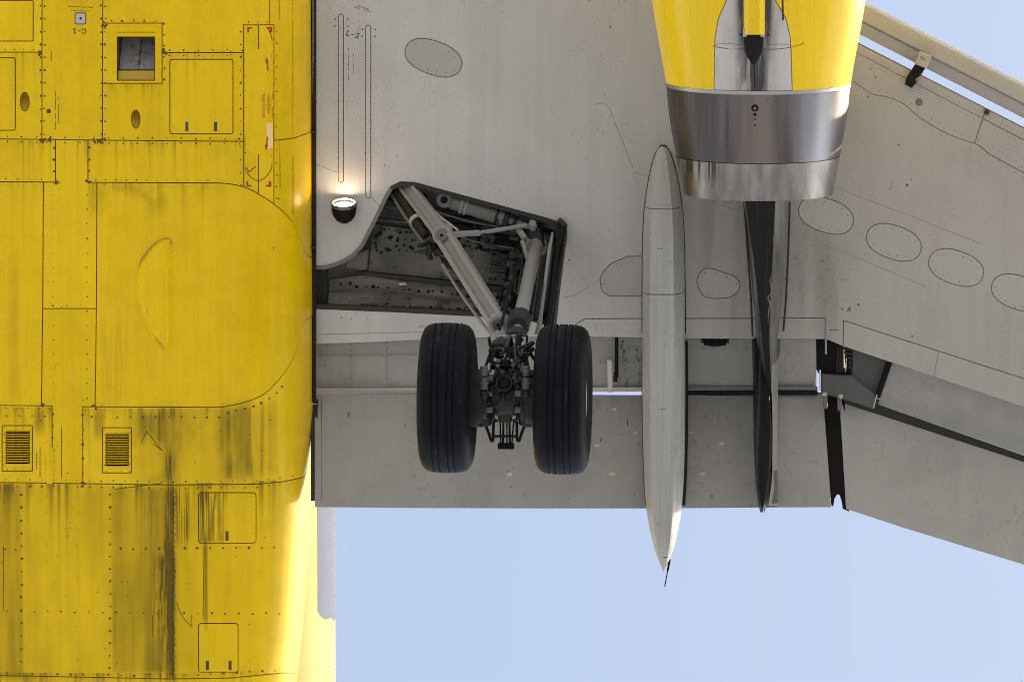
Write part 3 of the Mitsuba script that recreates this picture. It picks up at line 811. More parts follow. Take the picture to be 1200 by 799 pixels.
# louvred vents
for vi, (x0, y0, x1, y1) in enumerate(((7, 505, 34.5, 547), (124, 508, 150.5, 549.5))):
    v = f'{A}__louvred_vent' + ('' if vi == 0 else f'_{vi:03d}')
    b = np.array([in_belly(x, y, 0.07) for x, y in ((x0 - 1, y0 - 1), (x1 + 1, y0 - 1), (x1 + 1, y1 + 1), (x0 - 1, y1 + 1))])
    add(f'{v}__back', hull(np.vstack([b, b + [0, 0, 0.01]])), 'm_black')
    n = 13
    for k in range(n):
        ya, yb_ = y0 + (y1 - y0 - 4) * k / n, y0 + (y1 - y0 - 4) * (k + 0.72) / n
        s = np.array([in_belly(x0 - 0.5, ya, -0.001), in_belly(x1 + 0.5, ya, -0.001), in_belly(x1 + 0.5, yb_, 0.016), in_belly(x0 - 0.5, yb_, 0.016)])
        add(f'{v}__slat', hull(np.vstack([s, s + [0, 0, 0.003]])), 'm_belly_a')
    s = np.array([in_belly(x, y, d) for x, y, d in ((x0 - 0.5, y1 - 3.6, -0.001), (x1 + 0.5, y1 - 3.6, -0.001), (x1 + 0.5, y1 + 0.5, 0.002), (x0 - 0.5, y1 + 0.5, 0.002))])
    add(f'{v}__lip', hull(np.vstack([s, s + [0, 0, 0.004]])), 'm_belly')
hs = []
add(f'{A}__fuselage__drain_fairing', dome(belly, np.vstack([oval(58.5, 528, 4.6, 5)[18:], [(63, 560), (61, 575), (56, 575), (54, 560)]]), 0.02, 0.02, 0.02), 'm_belly', 50)
add(f'{A}__fuselage__drain_fairing_seam', join([strip(belly, curve([(54, 560), (54, 530), (58.5, 523), (63, 530), (63, 560)]), 0.004), strip(belly, [(58.5, 526), (58.5, 560)], 0.003)]), 'm_yellow_dark')

# ================================================================== THE WING
wing = Wing()
WELL = [(364, 313), (380, 313.5), (393, 310), (405, 304.5), (415, 298), (424, 288), (436, 265), (452, 232), (458, 221), (470, 215), (486, 216), (560, 236), (640, 257.5), (656, 263), (661, 268), (652, 330), (645, 366), (640, 381),
        (620, 375), (560, 369), (460, 364), (364, 360)]
le = lambda x: 51.5 + (x - 1006) * 0.5105  # noqa: E731
te_in = [(360, 403.5), (430, 401.5), (500, 398.5), (560, 396), (640, 395), (700, 395), (760, 396), (820, 397), (968, 397.5), (986, 405)]
te_out = [(1200, 477.5), (1460, 566)]
wborder = [(366, -620)] + [(366, 403.5)] + te_in[1:] + te_out + [(1460, le(1460)), (1200, le(1200)), (1006, le(1006)), (880, le(880)), (366, -620)]
fs_well = qpoly(wing, WELL)
wl = [[(362, 362), (364, 360)], [(640, 381), (655, 386), (664, 392), (667, 396)], curve([(640, 381), (648, 384), (664, 390)]), np.vstack([curve([(664, 397), (667, 388), (674, 381), (685, 373.5)]), [(967, 372.5), (967, 398)]]),
      [(988, 407), (988.5, 375.5), (1200, 443.5), (1462, 527)], [(1100, 411), (1094, 444)], [(1022, 385.5), (1022, 386)],
      np.vstack([curve([(1000, 96), (1012, 104), (1024, 111), (1040, 114), (1062, 124), (1074, 135), (1120, 161), (1142, 168), (1158, 180)]), [(1200, 203), (1470, 345)]]), [(1142, 168), (1156, 126)], [(1000, 60), (1200, 164.5), (1470, 305)]]
wr = [WELL, oval(508, 68, 34.5, 19.5, 20, 40, 2.3), oval(968, 252.5, 33, 19.5, 19, 40, 2.3), oval(1047.5, 284, 33, 19.5, 19, 40, 2.3), oval(1120.5, 313.5, 33, 19.5, 19, 40, 2.3), oval(1194, 343, 33, 19.5, 19, 40, 2.3), oval(1268, 372, 33, 19.5, 19, 40, 2.3),
      [(703, 327), (707, 318), (716, 309), (735, 300.5), (760, 300), (760, 347), (714, 347), (705, 341)], [(816, 330), (820, 319), (828, 314), (836, 315), (862, 324), (868, 332), (865, 342), (855, 349), (836, 350), (823, 347)],
      rrect(396.5, 17, 402.5, 214, 3, 5), rrect(428.5, 30, 434.5, 232, 3, 5), oval(1077, 120, 3.8, 3.8)]
wr[7:9] = [list(Polygon(p_).buffer(-9).buffer(9, quad_segs=6).exterior.coords)[:-1] for p_ in wr[7:9]]
wn = [((508, 68), 'access_panel', 'oval grey access panel near the yellow fuselage', 'm_panel', 0.002), ((968, 252), 'access_panel', 'oval grey access panel half behind the engine nozzle', 'm_panel', 0.002), ((1047, 284), 'access_panel', None, 'm_panel', 0.002), ((1120, 313), 'access_panel', None, 'm_panel', 0.002),
      ((1190, 343), 'access_panel', None, 'm_panel', 0.002), ((730, 325), 'access_panel', None, 'm_panel', 0.002), ((845, 335), 'access_panel', None, 'm_panel', 0.002), ((399, 100), 'wear_strip', None, None, 0.004), ((431, 130), 'wear_strip', None, None, 0.004),
      ((800, 385), 'trailing_edge_panel', None, 'm_wing', 0.003), ((1040, 405), 'trailing_edge_panel', None, 'm_wing', 0.003), ((1150, 445), 'trailing_edge_panel', None, 'm_wing', 0.003), ((1077, 120), 'inspection_cap', None, 'm_mid_grey', 0.002)]
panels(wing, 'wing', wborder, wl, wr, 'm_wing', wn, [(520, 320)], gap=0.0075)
back = qpoly(wing, wborder).difference(fs_well.buffer(0.004))
add(f'{A}__wing__under_skin', plate(wing, back, -0.004, 0.12), 'm_joint', 35)
# upper skin, set back from the leading edge's slot
up = [(300, -600), (366, 360), (366, 398), (700, 392), (968, 394), (1460, 560), (1460, le(1460) + 34), (1200, le(1200) + 34), (1006, le(1006) + 34), (880, le(880) + 34), (376, -560)]
qu = qpoly(wing, up)
add(f'{A}__wing__upper_skin', plate(wing, qu, -0.55, 0.05), 'm_light_grey', 35)
add(f'{A}__wing__nose_web', plate(wing, qpoly(wing, [(880, le(880) + 3), (1006, le(1006) + 3), (1200, le(1200) + 3), (1460, le(1460) + 3), (1460, le(1460) + 36), (1200, le(1200) + 36), (1006, le(1006) + 36), (880, le(880) + 36)]), -0.09, 0.30), 'm_dark_grey', 35)

wrv, wrr = [], []
def wrivets(pts, step=11, off=0.0, r=(0.0055, 0.0085), jit=0.1):
    p = along(pts, step, off, jit)
    wrv.append(p); wrr.append(rng.uniform(*r, len(p)))
for cx, cy, rot in ((508, 68, 20), (968, 252.5, 19), (1047.5, 284, 19), (1120.5, 313.5, 19), (1194, 343, 19)):
    wrivets(oval(cx, cy, 29, 15, rot), 10.5, 0, (0.005, 0.0075))
for pg in (wr[7], wr[8]):
    wrivets(list(Polygon(pg).buffer(-3.5).exterior.coords), 14, 0, (0.005, 0.008))
for a, b in (((692, 377), (960, 376)), ((995, 381), (1200, 447))):
    wrivets([a, b], 14, 0, (0.005, 0.008))
for x, y in ((700, 388), (745, 387), (815, 388), (876, 388), (925, 388), (960, 388), (992, 398), (1042, 402), (1085, 425), (1105, 432), (1110, 420), (1160, 450)):
    wrv.append([(x, y)]); wrr.append([0.007])
wrivets([(1008, 62), (1200, 158)], 7, 0, (0.003, 0.005)); wrivets([(1010, 70), (1200, 170)], 9, 0, (0.003, 0.005))
wrivets(curve([(1026, 106), (1042, 109), (1064, 119), (1078, 130), (1122, 156), (1144, 163), (1200, 198)]), 10, 0, (0.003, 0.006)); wrivets(curve([(1038, 119), (1062, 130), (1074, 141), (1120, 167), (1142, 175), (1200, 209)]), 12, 0, (0.003, 0.006))
for x, y0, y1 in ((399.5, 30, 210), (431.5, 44, 228)):
    wrivets([(x + 1.2, y0), (x + 1.2, y1)], 36, 0, (0.004, 0.006))
for cx, cy in ((399.5, 27), (431.5, 39)):
    for dx, dy in ((-7, -4), (8, -4), (-7, 4), (8, 4)):
        wrv.append([(cx + dx, cy + dy)]); wrr.append([0.009])
    wrivets(oval(cx, cy, 12, 12), 5, 0, (0.0015, 0.003))
for x, y, r in ((690, 0, 0.012), (715, 32, 0.010), (581, 214, 0.004), (667, 305, 0.010), (456, 195, 0.006), (465, 183, 0.005), (451, 194, 0.006), (428, 180, 0.007), (1063, 217, 0.013), (1068, 211, 0.007), (1044, 221, 0.006), (1006, 357, 0.012), (987, 362, 0.009), (991, 352, 0.007), (969, 343, 0.007), (969, 349, 0.006), (1069, 394, 0.01),
                (1020, 81, 0.008), (1026, 91, 0.008), (1018, 112, 0.006), (1017, 114, 0.009), (1053, 170, 0.009), (987, 228, 0.006), (850, 237, 0.006), (743, 205, 0.006), (812, 172, 0.004), (830, 300, 0.006), (935, 300, 0.005), (370, 60, 0.006), (371, 120, 0.005), (377, 110, 0.004), (375, 330, 0.006), (400, 372, 0.008), (412, 374, 0.006), (430, 372, 0.005), (1190, 360, 0.008)):
    wrv.append([(x, y)]); wrr.append([r])
sp = np.c_[rng.uniform(372, 1200, 260), rng.uniform(0, 400, 260)]
wq = wing.inv(sp); okk = [qpoly(wing, wborder).contains(Point(q)) and not fs_well.buffer(0.05).contains(Point(q)) for q in wq]
wrv.append(sp[okk]); wrr.append(rng.uniform(0.001, 0.003, sum(okk)))
wpx, wrd = np.vstack(wrv), np.concatenate([np.ravel(x) for x in wrr])
add(f'{A}__wing__rivets', discs(wing, wpx, wrd), 'm_rivet_grey', kind='stuff')
beads = [curve([(697, 123), (706, 121), (713, 126), (722, 148), (733, 175), (742, 198)]), [(742, 201), (760, 207)], [(366, 191), (397, 203)], [(835, 236), (872, 250)], [(926, 273), (1000, 300), (1085, 336)], [(980, 220), (1090, 262), (1150, 286)],
         [(659, 349), (674, 346), (752, 297)], [(430, 226), (446, 243)], [(1100, 411), (1094, 444)], [(690, 395), (690, 372)], [(366, 392), (500, 389)]]
add(f'{A}__wing__sealant_bead', join([strip(wing, b, 0.006) for b in beads]), 'm_sealant', label='thin grey sealant lines on the wing skin', kind='stuff')
add(f'{A}__wing__leading_edge_seam', join([strip(wing, curve([(1000, 96), (1012, 104), (1024, 111), (1040, 114), (1062, 124), (1074, 135), (1120, 161), (1142, 168)]), 0.006), strip(wing, [(1000, 60), (1150, 138.4)], 0.006)]), 'm_joint')
add(f'{A}__wing__lettering', text_on(wing, 'L-1', 414, 40.5, 6.6, 14, True, 0.2), 'm_ink', label='black slanted mark L-1 between two wear strips')
add(f'{A}__wing__lettering', text_on(wing, 'A', 995, 362.5, 5.2, 12, True, 0.15), 'm_ink')
wp = [fine_print(wing, 425, 11, 17, [22, 14], 21, 0.9, -2.4), fine_print(wing, 409, 75, 90, [38], 22, 0.8), fine_print(wing, 414.5, 75, 90, [24], 23, 0.7)]
for i, (x, y, r) in enumerate(((508, 69.5, 20), (1120, 315, 10), (1190, 346, 12), (728, 327, 0), (838, 334, 4), (708, 383, 0), (838, 384, 0), (943, 386, 0), (977, 386, 0), (1053, 411, 14), (1161, 452, 14), (495, 382, 0))):
    wp.append(fine_print(wing, x, y, r, [9], 30 + i, 1.0))
add(f'{A}__wing__fine_print', join(wp), 'm_ink', kind='stuff')

# black seal between fuselage and wing
sealp = [np.array([at(x, y, z) for x, z in ((363.5, 0.02), (370.5, -0.02), (370.5, 0.10), (363.5, 0.14))]) for y in (-320, 0, 200, 403, 471)]
add(f'{A}__wing__root_seal', loft(sealp), 'm_dark_grey', label='dark rubber seal between yellow fuselage and grey wing')
for y in (155, 290):
    add(f'{A}__wing__root_clip', hull([at(x, y + dy, z) for x in (364, 371) for dy in (-1.5, 1.5) for z in (-0.05, 0.0)]), 'm_dark_grey')

# ------------------------------------------------------------------ the wheel well
W3 = wing.inv(WELL)
rim = Polygon(W3).exterior.segmentize(0.2)
r0 = np.asarray(rim.coords)[:-1]
zz = wing.z(r0)
lo = np.c_[r0, zz - 0.002]
def grow(d):
    c = np.asarray(Polygon(r0).buffer(d, join_style='mitre').exterior.coords)
    return c
add(f'{A}__wheel_well__side_wall', loft([lo, np.c_[r0, zz + 0.62]], caps=False), 'm_well', 30)
ceil = Polygon(r0).buffer(0.05)
v, f = triangulate(ceil)
m = trimesh.Trimesh(np.c_[v, np.full(len(v), 60.60)], f[:, ::-1], process=False)
add(f'{A}__wheel_well__ceiling', m, 'm_well')
rimstrip = [(364, 313), (380, 313.5), (393, 310), (405, 304.5), (415, 298), (424, 288), (436, 265), (452, 232), (458, 221)]
add(f'{A}__wheel_well__rim', strip(wing, rimstrip, 0.03, 0.012, 0.05), 'm_mid_grey', 30, 'grey rolled edge of the wheel well beside the lamp')
rim2 = [(458, 221), (470, 215), (486, 216), (560, 236), (640, 257.5), (656, 263)]
add(f'{A}__wheel_well__rim', strip(wing, rim2, 0.035, 0.006, 0.05), 'm_dark_grey', 30)
add(f'{A}__wheel_well__rim', strip(wing, [(364, 359), (460, 363), (560, 368), (625, 374)], 0.04, 0.004, 0.05), 'm_dark_grey', 30)
def wslab(pts, dz, th, mat, nm, lb=None):
    return add(f'{A}__wheel_well__{nm}', slab(pts, dz, th), mat, 20, lb)
wslab([(437, 262), (640, 290), (622, 338), (430, 318), (432, 290)], [0.40, 0.40, 0.34, 0.34, 0.38], 0.05, 'm_well', 'spar_web', 'dirty grey riveted web inside the wheel well')
wslab([(384, 328), (430, 321), (626, 345), (615, 368), (384, 358)], [0.30, 0.30, 0.30, 0.14, 0.14], 0.05, 'm_well', 'lower_web', 'dirty brown lower web inside the wheel well')
wslab([(424, 318), (628, 341), (627, 346), (424, 322)], 0.26, 0.05, 'm_dark_grey', 'stringer')
wslab([(448, 233), (500, 243), (500, 249), (446, 240)], 0.36, 0.05, 'm_dark_grey', 'stringer')
wslab([(440, 254), (560, 270), (640, 283), (640, 288), (560, 276), (440, 259)], 0.34, 0.05, 'm_dark_grey', 'stringer')
wslab([(366, 312), (384, 314), (384, 357), (366, 357)], [0.2, 0.2, 0.2, 0.2], 0.05, 'm_dark_grey', 'end_web')
wslab([(445, 228), (520, 246), (600, 262), (640, 272), (640, 282), (560, 268), (442, 252)], 0.44, 0.03, 'm_well', 'forward_web')
wslab([(594, 330), (628, 335), (624, 366), (590, 362)], [0.2, 0.2, 0.1, 0.1], 0.06, 'm_dark_grey', 'bracket')
wslab([(408, 300), (432, 292), (430, 318), (404, 314)], 0.30, 0.05, 'm_well', 'gusset')
bolts, r = [], np.random.default_rng(5)
for a, b, n in (((445, 268), (625, 292), 30), ((440, 276), (620, 298), 26), ((438, 312), (618, 330), 24), ((395, 356), (600, 364), 34), ((440, 290), (530, 300), 10), ((400, 333), (600, 350), 22)):
    for k in range(n):
        t = (k + r.uniform(-0.3, 0.3)) / n
        x, y = a[0] + (b[0] - a[0]) * t, a[1] + (b[1] - a[1]) * t + r.normal(0, 0.8)
        rad = r.uniform(0.006, 0.014)
        z = 0.385 if y < 325 else 0.16 + 0.12 * (362 - y) / 30
        bolts.append(tube(at(x, y, z - 0.02), at(x, y, z + 0.04), rad, n=7))
for k in range(60):
    x, y = r.uniform(440, 610), r.uniform(266, 322)
    bolts.append(tube(at(x, y, 0.355), at(x, y, 0.42), r.uniform(0.004, 0.018), n=7))
add(f'{A}__wheel_well__bolts', join(bolts), 'm_black', 30, kind='stuff')
pipes = []
for k in range(9):
    y0 = 240 + 4 * k
    pts = [at(470 + 8 * k + r.uniform(-5, 5), y0 + r.uniform(-4, 4), 0.3), at(520 + 5 * k, y0 + 8 + r.uniform(-5, 5), 0.25 + r.uniform(-0.05, 0.1)), at(570 + r.uniform(-8, 8), y0 + 16 + r.uniform(-5, 5), 0.28), at(635, y0 + 22 + r.uniform(-6, 6), 0.3)]
    pipes.append(hose(pts, r.uniform(0.008, 0.018), 8))
for k in range(7):
    x = 600 + 4 * k
    pipes.append(hose([at(x, 285 + r.uniform(-5, 5), 0.2), at(x - 3 + r.uniform(-4, 4), 320, 0.15 + r.uniform(-0.1, 0.1)), at(x - 14 + r.uniform(-5, 5), 362, 0.05)], r.uniform(0.008, 0.016), 8))
lp = [hose([at(500, 243, 0.2), at(545, 258, 0.16), at(600, 270, 0.18), at(628, 290, 0.12), at(618, 330, 0.1), at(608, 364, 0.0)], 0.011), hose([at(440, 258, 0.28), at(490, 262, 0.22), at(560, 284, 0.2), at(612, 296, 0.2), at(606, 345, 0.1)], 0.008),
      hose([at(388, 340, 0.2), at(450, 339, 0.2), at(520, 350, 0.18), at(590, 354, 0.12), at(600, 366, 0.0)], 0.008), hose([at(622, 300, 0.1), at(617, 330, 0.05), at(610, 360, -0.05), at(607, 375, -0.1)], 0.009), hose([at(636, 290, 0.1), at(630, 330, 0.0), at(624, 372, -0.2)], 0.008)]
add(f'{A}__wheel_well__bare_pipe', lp[0], 'm_gear_mid', 40); [add(f'{A}__wheel_well__bare_pipe', x, 'm_gear_mid', 40) for x in lp[1:]]
add(f'{A}__wheel_well__pipes', join(pipes), 'm_hose', 40, kind='stuff')
blk = []
for k in range(34):
    x, y = r.uniform(578, 630), r.uniform(266, 350)
    s = r.uniform(0.02, 0.06, 3)
    c = at(x, y, r.uniform(0.1, 0.3))
    blk.append(bar(c - [s[0], 0, 0], c + [s[0], 0.3 * s[1], 0], s[1], s[2]))
for k in range(26):
    x, y = r.uniform(470, 560), r.uniform(228, 262)
    y = max(y, 222 + (x - 470) * 0.26)
    s = r.uniform(0.02, 0.05, 3)
    c = at(x, y, r.uniform(0.2, 0.35))
    blk.append(bar(c - [s[0], 0, 0], c + [s[0], 0.3 * s[1], 0], s[1], s[2]))
for k in range(18):
    x, y = r.uniform(395, 600), r.uniform(355, 364)
    s = r.uniform(0.01, 0.035, 3)
    c = at(x, y, 0.08)
    blk.append(bar(c - [s[0], 0, 0], c + [s[0], 0.3 * s[1], 0], s[1], s[2]))
add(f'{A}__wheel_well__fittings', join(blk), 'm_dark_grey', 20, kind='stuff')
wslab([(466, 332), (475, 331), (477, 334), (468, 335)], 0.2, 0.02, 'm_light_grey', 'placard')

# ------------------------------------------------------------------ lit landing lamp under the wing
lc = at(403, 238, -0.12)
ax = np.array([0.0, 1.0, -0.30]); ax /= np.linalg.norm(ax)
LR = 14.5 * PXM
back_c = lc - ax * 0.15
prof = [(-0.17, 0.004), (-0.165, LR * 0.35), (-0.14, LR * 0.68), (-0.10, LR * 0.92), (-0.05, LR * 1.02), (0.0, LR * 1.03), (0.0, LR * 0.93), (-0.03, LR * 0.90), (-0.05, LR * 0.8), (-0.052, 0.004)]
add(f'{A}__landing_lamp__housing', turned(lc, ax, prof, 40), 'm_black', 40, 'black round back of the lit landing lamp')
add(f'{A}__landing_lamp__rim', turned(lc, ax, [(-0.02, LR * 1.035), (0.006, LR * 1.05), (0.010, LR * 1.0), (0.004, LR * 0.92), (-0.02, LR * 0.92)], 40), 'm_steel', 40)
dsk = turned(lc, ax, [(-0.028, LR * 0.90), (-0.024, LR * 0.5), (-0.022, 0.004)], 40)
# emits along its normals: towards the nose
fn = dsk.face_normals.mean(0)
if fn @ ax < 0:
    dsk.invert()
scene[f'{A}__landing_lamp__lens'] = ply(dsk, 'm_bare', True, emitter={'type': 'area', 'radiance': {'type': 'rgb', 'value': [4.6, 2.9, 1.6]}})
labels[f'{A}__landing_lamp__lens'] = {'label': 'glowing warm white lamp face'}
bul = turned(lc + ax * 0.0, ax, [(-0.02, 0.02), (-0.005, 0.03), (0.006, 0.022), (0.010, 0.003)], 20)
if bul.face_normals.mean(0) @ ax < 0:
    bul.invert()
scene[f'{A}__landing_lamp__bulb'] = ply(bul, 'm_bare', True, emitter={'type': 'area', 'radiance': {'type': 'rgb', 'value': [20, 15, 9.5]}})
add(f'{A}__landing_lamp__foot', bar(back_c + [0, 0.02, 0.02], back_c + [0, 0.06, 0.16], 0.09, 0.09), 'm_dark_grey')

# ================================================================== BEHIND THE WING: cove, flaps
cove = [(366, 390), (560, 388), (755, 390), (755, 455.5), (366, 457)]
add(f'{A}__flap_cove__cove_panel', slab(cove, [0.22, 0.22, 0.22, 0.30, 0.30], 0.03), 'm_flap', 20, 'plain grey cove panel left of the white canoe fairing')
add(f'{A}__flap_cove__cove_panel', slab([(700, 390), (890, 390), (890, 463), (757, 463), (757, 440)], [0.24, 0.24, 0.30, 0.30, 0.29], 0.03), 'm_flap', 20)
add(f'{A}__flap_cove__cove_panel', slab([(886, 390), (956, 392), (957, 462), (886, 462)], [0.24, 0.26, 0.33, 0.33], 0.03), 'm_flap', 20)
add(f'{A}__flap_cove__edge_strip', slab([(366, 455), (755, 453.6), (755, 458.6), (560, 460), (520, 464), (366, 465)], 0.26, 0.03), 'm_light_grey', 20)
add(f'{A}__flap_cove__edge_strip', slab([(802, 452), (958, 453), (958, 457), (802, 456)], 0.27, 0.03), 'm_mid_grey', 20)
add(f'{A}__flap_cove__edge_strip', slab([(802, 457.5), (958, 456.5), (958, 463), (802, 463)], 0.29, 0.03), 'm_black', 20)
cr = []
for a, b, n in (((375, 417), (490, 416), 24), ((411, 400), (411, 455), 7), ((453, 398), (453, 455), 7), ((700, 425), (752, 425), 8), ((806, 410), (880, 410), 6)):
    for k in range(n):
        t = (k + 0.5) / n
        x, y = a[0] + (b[0] - a[0]) * t, a[1] + (b[1] - a[1]) * t
        cr.append(tube(at(x, y, 0.205), at(x, y, 0.25 + 0.04), 0.0035, n=6))
for k in range(30):
    x, y = rng.uniform(722, 750), rng.uniform(400, 455)
    cr.append(tube(at(x, y, 0.212), at(x, y, 0.30), rng.uniform(0.002, 0.007), n=6))
add(f'{A}__flap_cove__rivets', join(cr), 'm_rivet_grey', kind='stuff')
add(f'{A}__flap_cove__link_rod', join([tube(at(722.5, 393, 0.1), at(722.5, 442, 0.14), 0.015), bar(at(721.5, 436, 0.12), at(721, 447, 0.13), 0.03, 0.04)]), 'm_black', 30)
add(f'{A}__flap_cove__link_arm', bar(at(714.5, 421, 0.12), at(715.5, 459, 0.14), 0.042, 0.05), 'm_light_grey', 20)
for cx, cy, rot, dz in ((838, 397.5, 0, 0.16), (1155, 464, 17, 0.62)):
    g = []
    for k in range(9):
        x = cx - 15 + 3.75 * k
        yy = cy + (x - cx) * math.tan(math.radians(rot))
        d = 9.5 * math.sqrt(max(0.05, 1 - ((x - cx) / 18) ** 2))
        for j in range(3):
            if j * 3 < d:
                g.append(bar(at(x - 1.3, yy + j * 3.1, dz), at(x + 1.3, yy + j * 3.1, dz), 0.014, 0.03))
    add(f'{A}__flap_cove__grille', join(g), 'm_black', 20)
    add(f'{A}__flap_cove__grille_shadow_box', slab([(cx + x, cy + x * math.tan(math.radians(rot)) + y) for x, y in ((-17, -4), (17, -4), (13, 6), (5, 9), (-5, 9), (-13, 6))], dz + 0.03, 0.04), 'm_dark_grey', 20)

# inboard flap: a cambered slab, trailing edge down
def flap_ring(px, le_py, te_py, zl, zt, th, n=9, skew=0.0):
    """A flap's section at one end: from its nose (le) to its trailing edge (te)."""
    t = (1 - np.cos(np.linspace(0, math.pi, n))) / 2
    lo = np.array([at(px + skew * k, le_py + (te_py - le_py) * k, zl + (zt - zl) * k - 0.02 * math.sin(math.pi * k)) for k in t])
    th_ = th * (np.sqrt(np.clip(t, 0, 1)) * 1.5 * (1 - t) ** 0.8) + 0.008
    hi = lo + np.c_[0 * t, 0 * t, th_]
    return np.vstack([lo, hi[::-1]])
F1 = [(369, 462, 594), (500, 462, 595), (640, 462.5, 595.5), (757, 463, 595.5), (885, 462.5, 594.5), (964, 461, 594)]
ft = loft([flap_ring(x, a, b, 0.16 + 0.0003 * (x - 372), -0.34 + 0.0003 * (x - 372), 0.26, skew=10.0 * (x > 960)) for x, a, b in F1])
add(f'{A}__inboard_flap__flap_skin', ft, 'm_flap', 40, 'long grey inboard flap behind the wheels')
add(f'{A}__inboard_flap__end_seal', slab([(364.0, 468), (372.5, 468), (372.5, 587), (364.0, 587)], [0.12, 0.12, -0.30, -0.30], 0.08), 'm_dark_grey', 20)
add(f'{A}__inboard_flap__edge_seam', slab([(376.5, 468), (377.2, 468), (377.2, 586), (376.5, 586)], [0.112, 0.112, -0.325, -0.325], 0.01, 0.001), 'm_mid_grey')
for y, l in ((461, 371), (473, 371)):
    add(f'{A}__inboard_flap__hinge_pin', tube(at(360, y, 0.1), at(l, y, 0.1), 0.008), 'm_chrome', 30)
def flap_pt(x, y, off=-0.002):
    k = (y - 464) / 131
    return at(x, y, 0.16 + 0.0003 * (x - 372) + (-0.5) * k - 0.02 * math.sin(math.pi * k) + off)
for x, y, rr_ in ((720, 481, 3.3), (745, 508, 3.2), (718, 556, 3.6), (597, 556.5, 3.6), (846, 521, 3.6), (823, 556, 3.4), (810, 508, 2.8), (700, 523, 3.0)):
    c = flap_pt(x, y, 0.0)
    add(f'{A}__inboard_flap__cap', tube(c + [0, 0, 0.01], c - [0, 0, 0.003], rr_ * PXM, n=18), 'm_dot', 30)
sm = []
for k in range(90):
    x, y = rng.uniform(380, 880), rng.uniform(480, 590)
    if 480 < x < 700 and rng.random() < 0.3:
        continue
    c, ln = flap_pt(x, y, 0.0), rng.exponential(0.012) + 0.004
    sm.append(bar(c + [0, ln, 0.0005], c - [rng.normal(0, 0.004), ln, -0.0005], rng.uniform(0.003, 0.008), 0.003))
add(f'{A}__inboard_flap__scuffs', join(sm), 'm_dark_grey', kind='stuff')
# outboard flap
o1 = lambda x: 472 + (x - 987) * 0.326  # noqa: E731
o2 = lambda x: 597 + (x - 990) * 0.306  # noqa: E731
F2 = [(984, o1(984), o2(990) - 1), (1060, o1(1060), o2(1060)), (1200, o1(1200), o2(1200)), (1460, o1(1460), o2(1460))]
fz = lambda x: 0.36 + 0.00045 * (x - 984)  # noqa: E731
add(f'{A}__outboard_flap__flap_skin', loft([flap_ring(x + 0, a, b, fz(x), fz(x) - 0.5, 0.26, skew=7.5 * (x < 990)) for x, a, b in F2]), 'm_flap', 40, 'grey outboard flap sloping away to the right')
sm = []
for k in range(34):
    x, t = rng.uniform(1080, 1190), rng.uniform(0.5, 0.85)
    y = o1(x) + (o2(x) - o1(x)) * t
    c = at(x, y, fz(x) - 0.5 * t - 0.021)
    sm.append(tube(c + [0, 0, 0.001], c + [0, 0, 0.02], rng.uniform(0.002, 0.006), n=6))
add(f'{A}__outboard_flap__scuffs', join(sm), 'm_mid_grey', kind='stuff')
# the black seal between both flaps, notched at its end
nz = lambda y: 0.40 - 0.52 * (y - 462) / 132  # noqa: E731
np_ = [(958, 460), (990, 466), (991, 500), (993, 545), (994, 577), (995, 599), (987.5, 596), (986.5, 588), (984, 580), (981, 579), (978, 584), (976.5, 593), (971, 592), (965, 545), (961, 500)]
add(f'{A}__flap_gap__rubber_seal', slab(np_, [nz(y) for _, y in np_], 0.04, 0.003), 'm_black', 0, 'black rubber seal between the two flaps, torn at its end')
for x, y in ((967, 463), (983.5, 465.5)):
    add(f'{A}__flap_gap__fitting', bar(at(x, y, 0.17), at(x + 0.6, y + 15, 0.12), 0.035, 0.05), 'm_mid_grey', 20)
    add(f'{A}__flap_gap__fitting', tube(at(x + (-1 if x < 975 else 2), y - 1, 0.12), at(x, y - 1, 0.2), 0.018, n=14), 'm_cream', 20)
# the dark corner where the flaps' lines meet
add(f'{A}__flap_gap__recess', slab([(955.5, 396), (998, 402), (999, 441), (961, 441), (956, 432)], 0.42, 0.05), 'm_black', 20, 'dark recess at the bend of the trailing edge')
add(f'{A}__flap_gap__bracket_plate', slab([(998, 404), (1044, 420), (1026, 463), (999, 446)], [0.40, 0.42, 0.42, 0.38], 0.04), 'm_pylon', 20)
add(f'{A}__flap_gap__track_beam', slab([(962, 438), (999, 440), (1027, 463), (1023, 479), (988, 468), (962, 461)], [0.30, 0.32, 0.34, 0.34, 0.30, 0.28], 0.05), 'm_pylon', 20)
add(f'{A}__flap_gap__track_beam', bar(at(1044, 420, 0.38), at(1028, 466, 0.36), 0.045, 0.06), 'm_black', 20)
for (a, b), z in ((((967.5, 376), (967.8, 415)), 0.36), (((988, 376), (989.5, 431)), 0.37), (((961, 433), (961.5, 457)), 0.2), (((1027.5, 462), (1023.5, 478)), 0.28)):
    add(f'{A}__flap_gap__edge_rod', tube(at(*a, z), at(*b, z), 0.007, n=8), 'm_chrome', 30)  # the rod left of the track beam stands in for a sliver of sky
blk = [bar(at(988 + 2 * k, 408 + 5 * k, 0.36), at(1000 - k, 410 + 5 * k, 0.38), 0.02, 0.03) for k in range(5)] + [tube(at(982 + 3 * k, 405, 0.38), at(981 + 3 * k, 436, 0.38), 0.01, n=8) for k in range(4)]
add(f'{A}__flap_gap__fittings', join(blk), 'm_dark_grey', 20, kind='stuff')
add(f'{A}__spoiler__panel', slab([(1046, 414), (1200, 465), (1460, 551), (1460, 628), (1200, 534), (1029, 474)], [0.42, 0.56, 0.80, 0.98, 0.76, 0.56], 0.04), 'm_flap', 20, 'grey spoiler underside above the outboard flap')
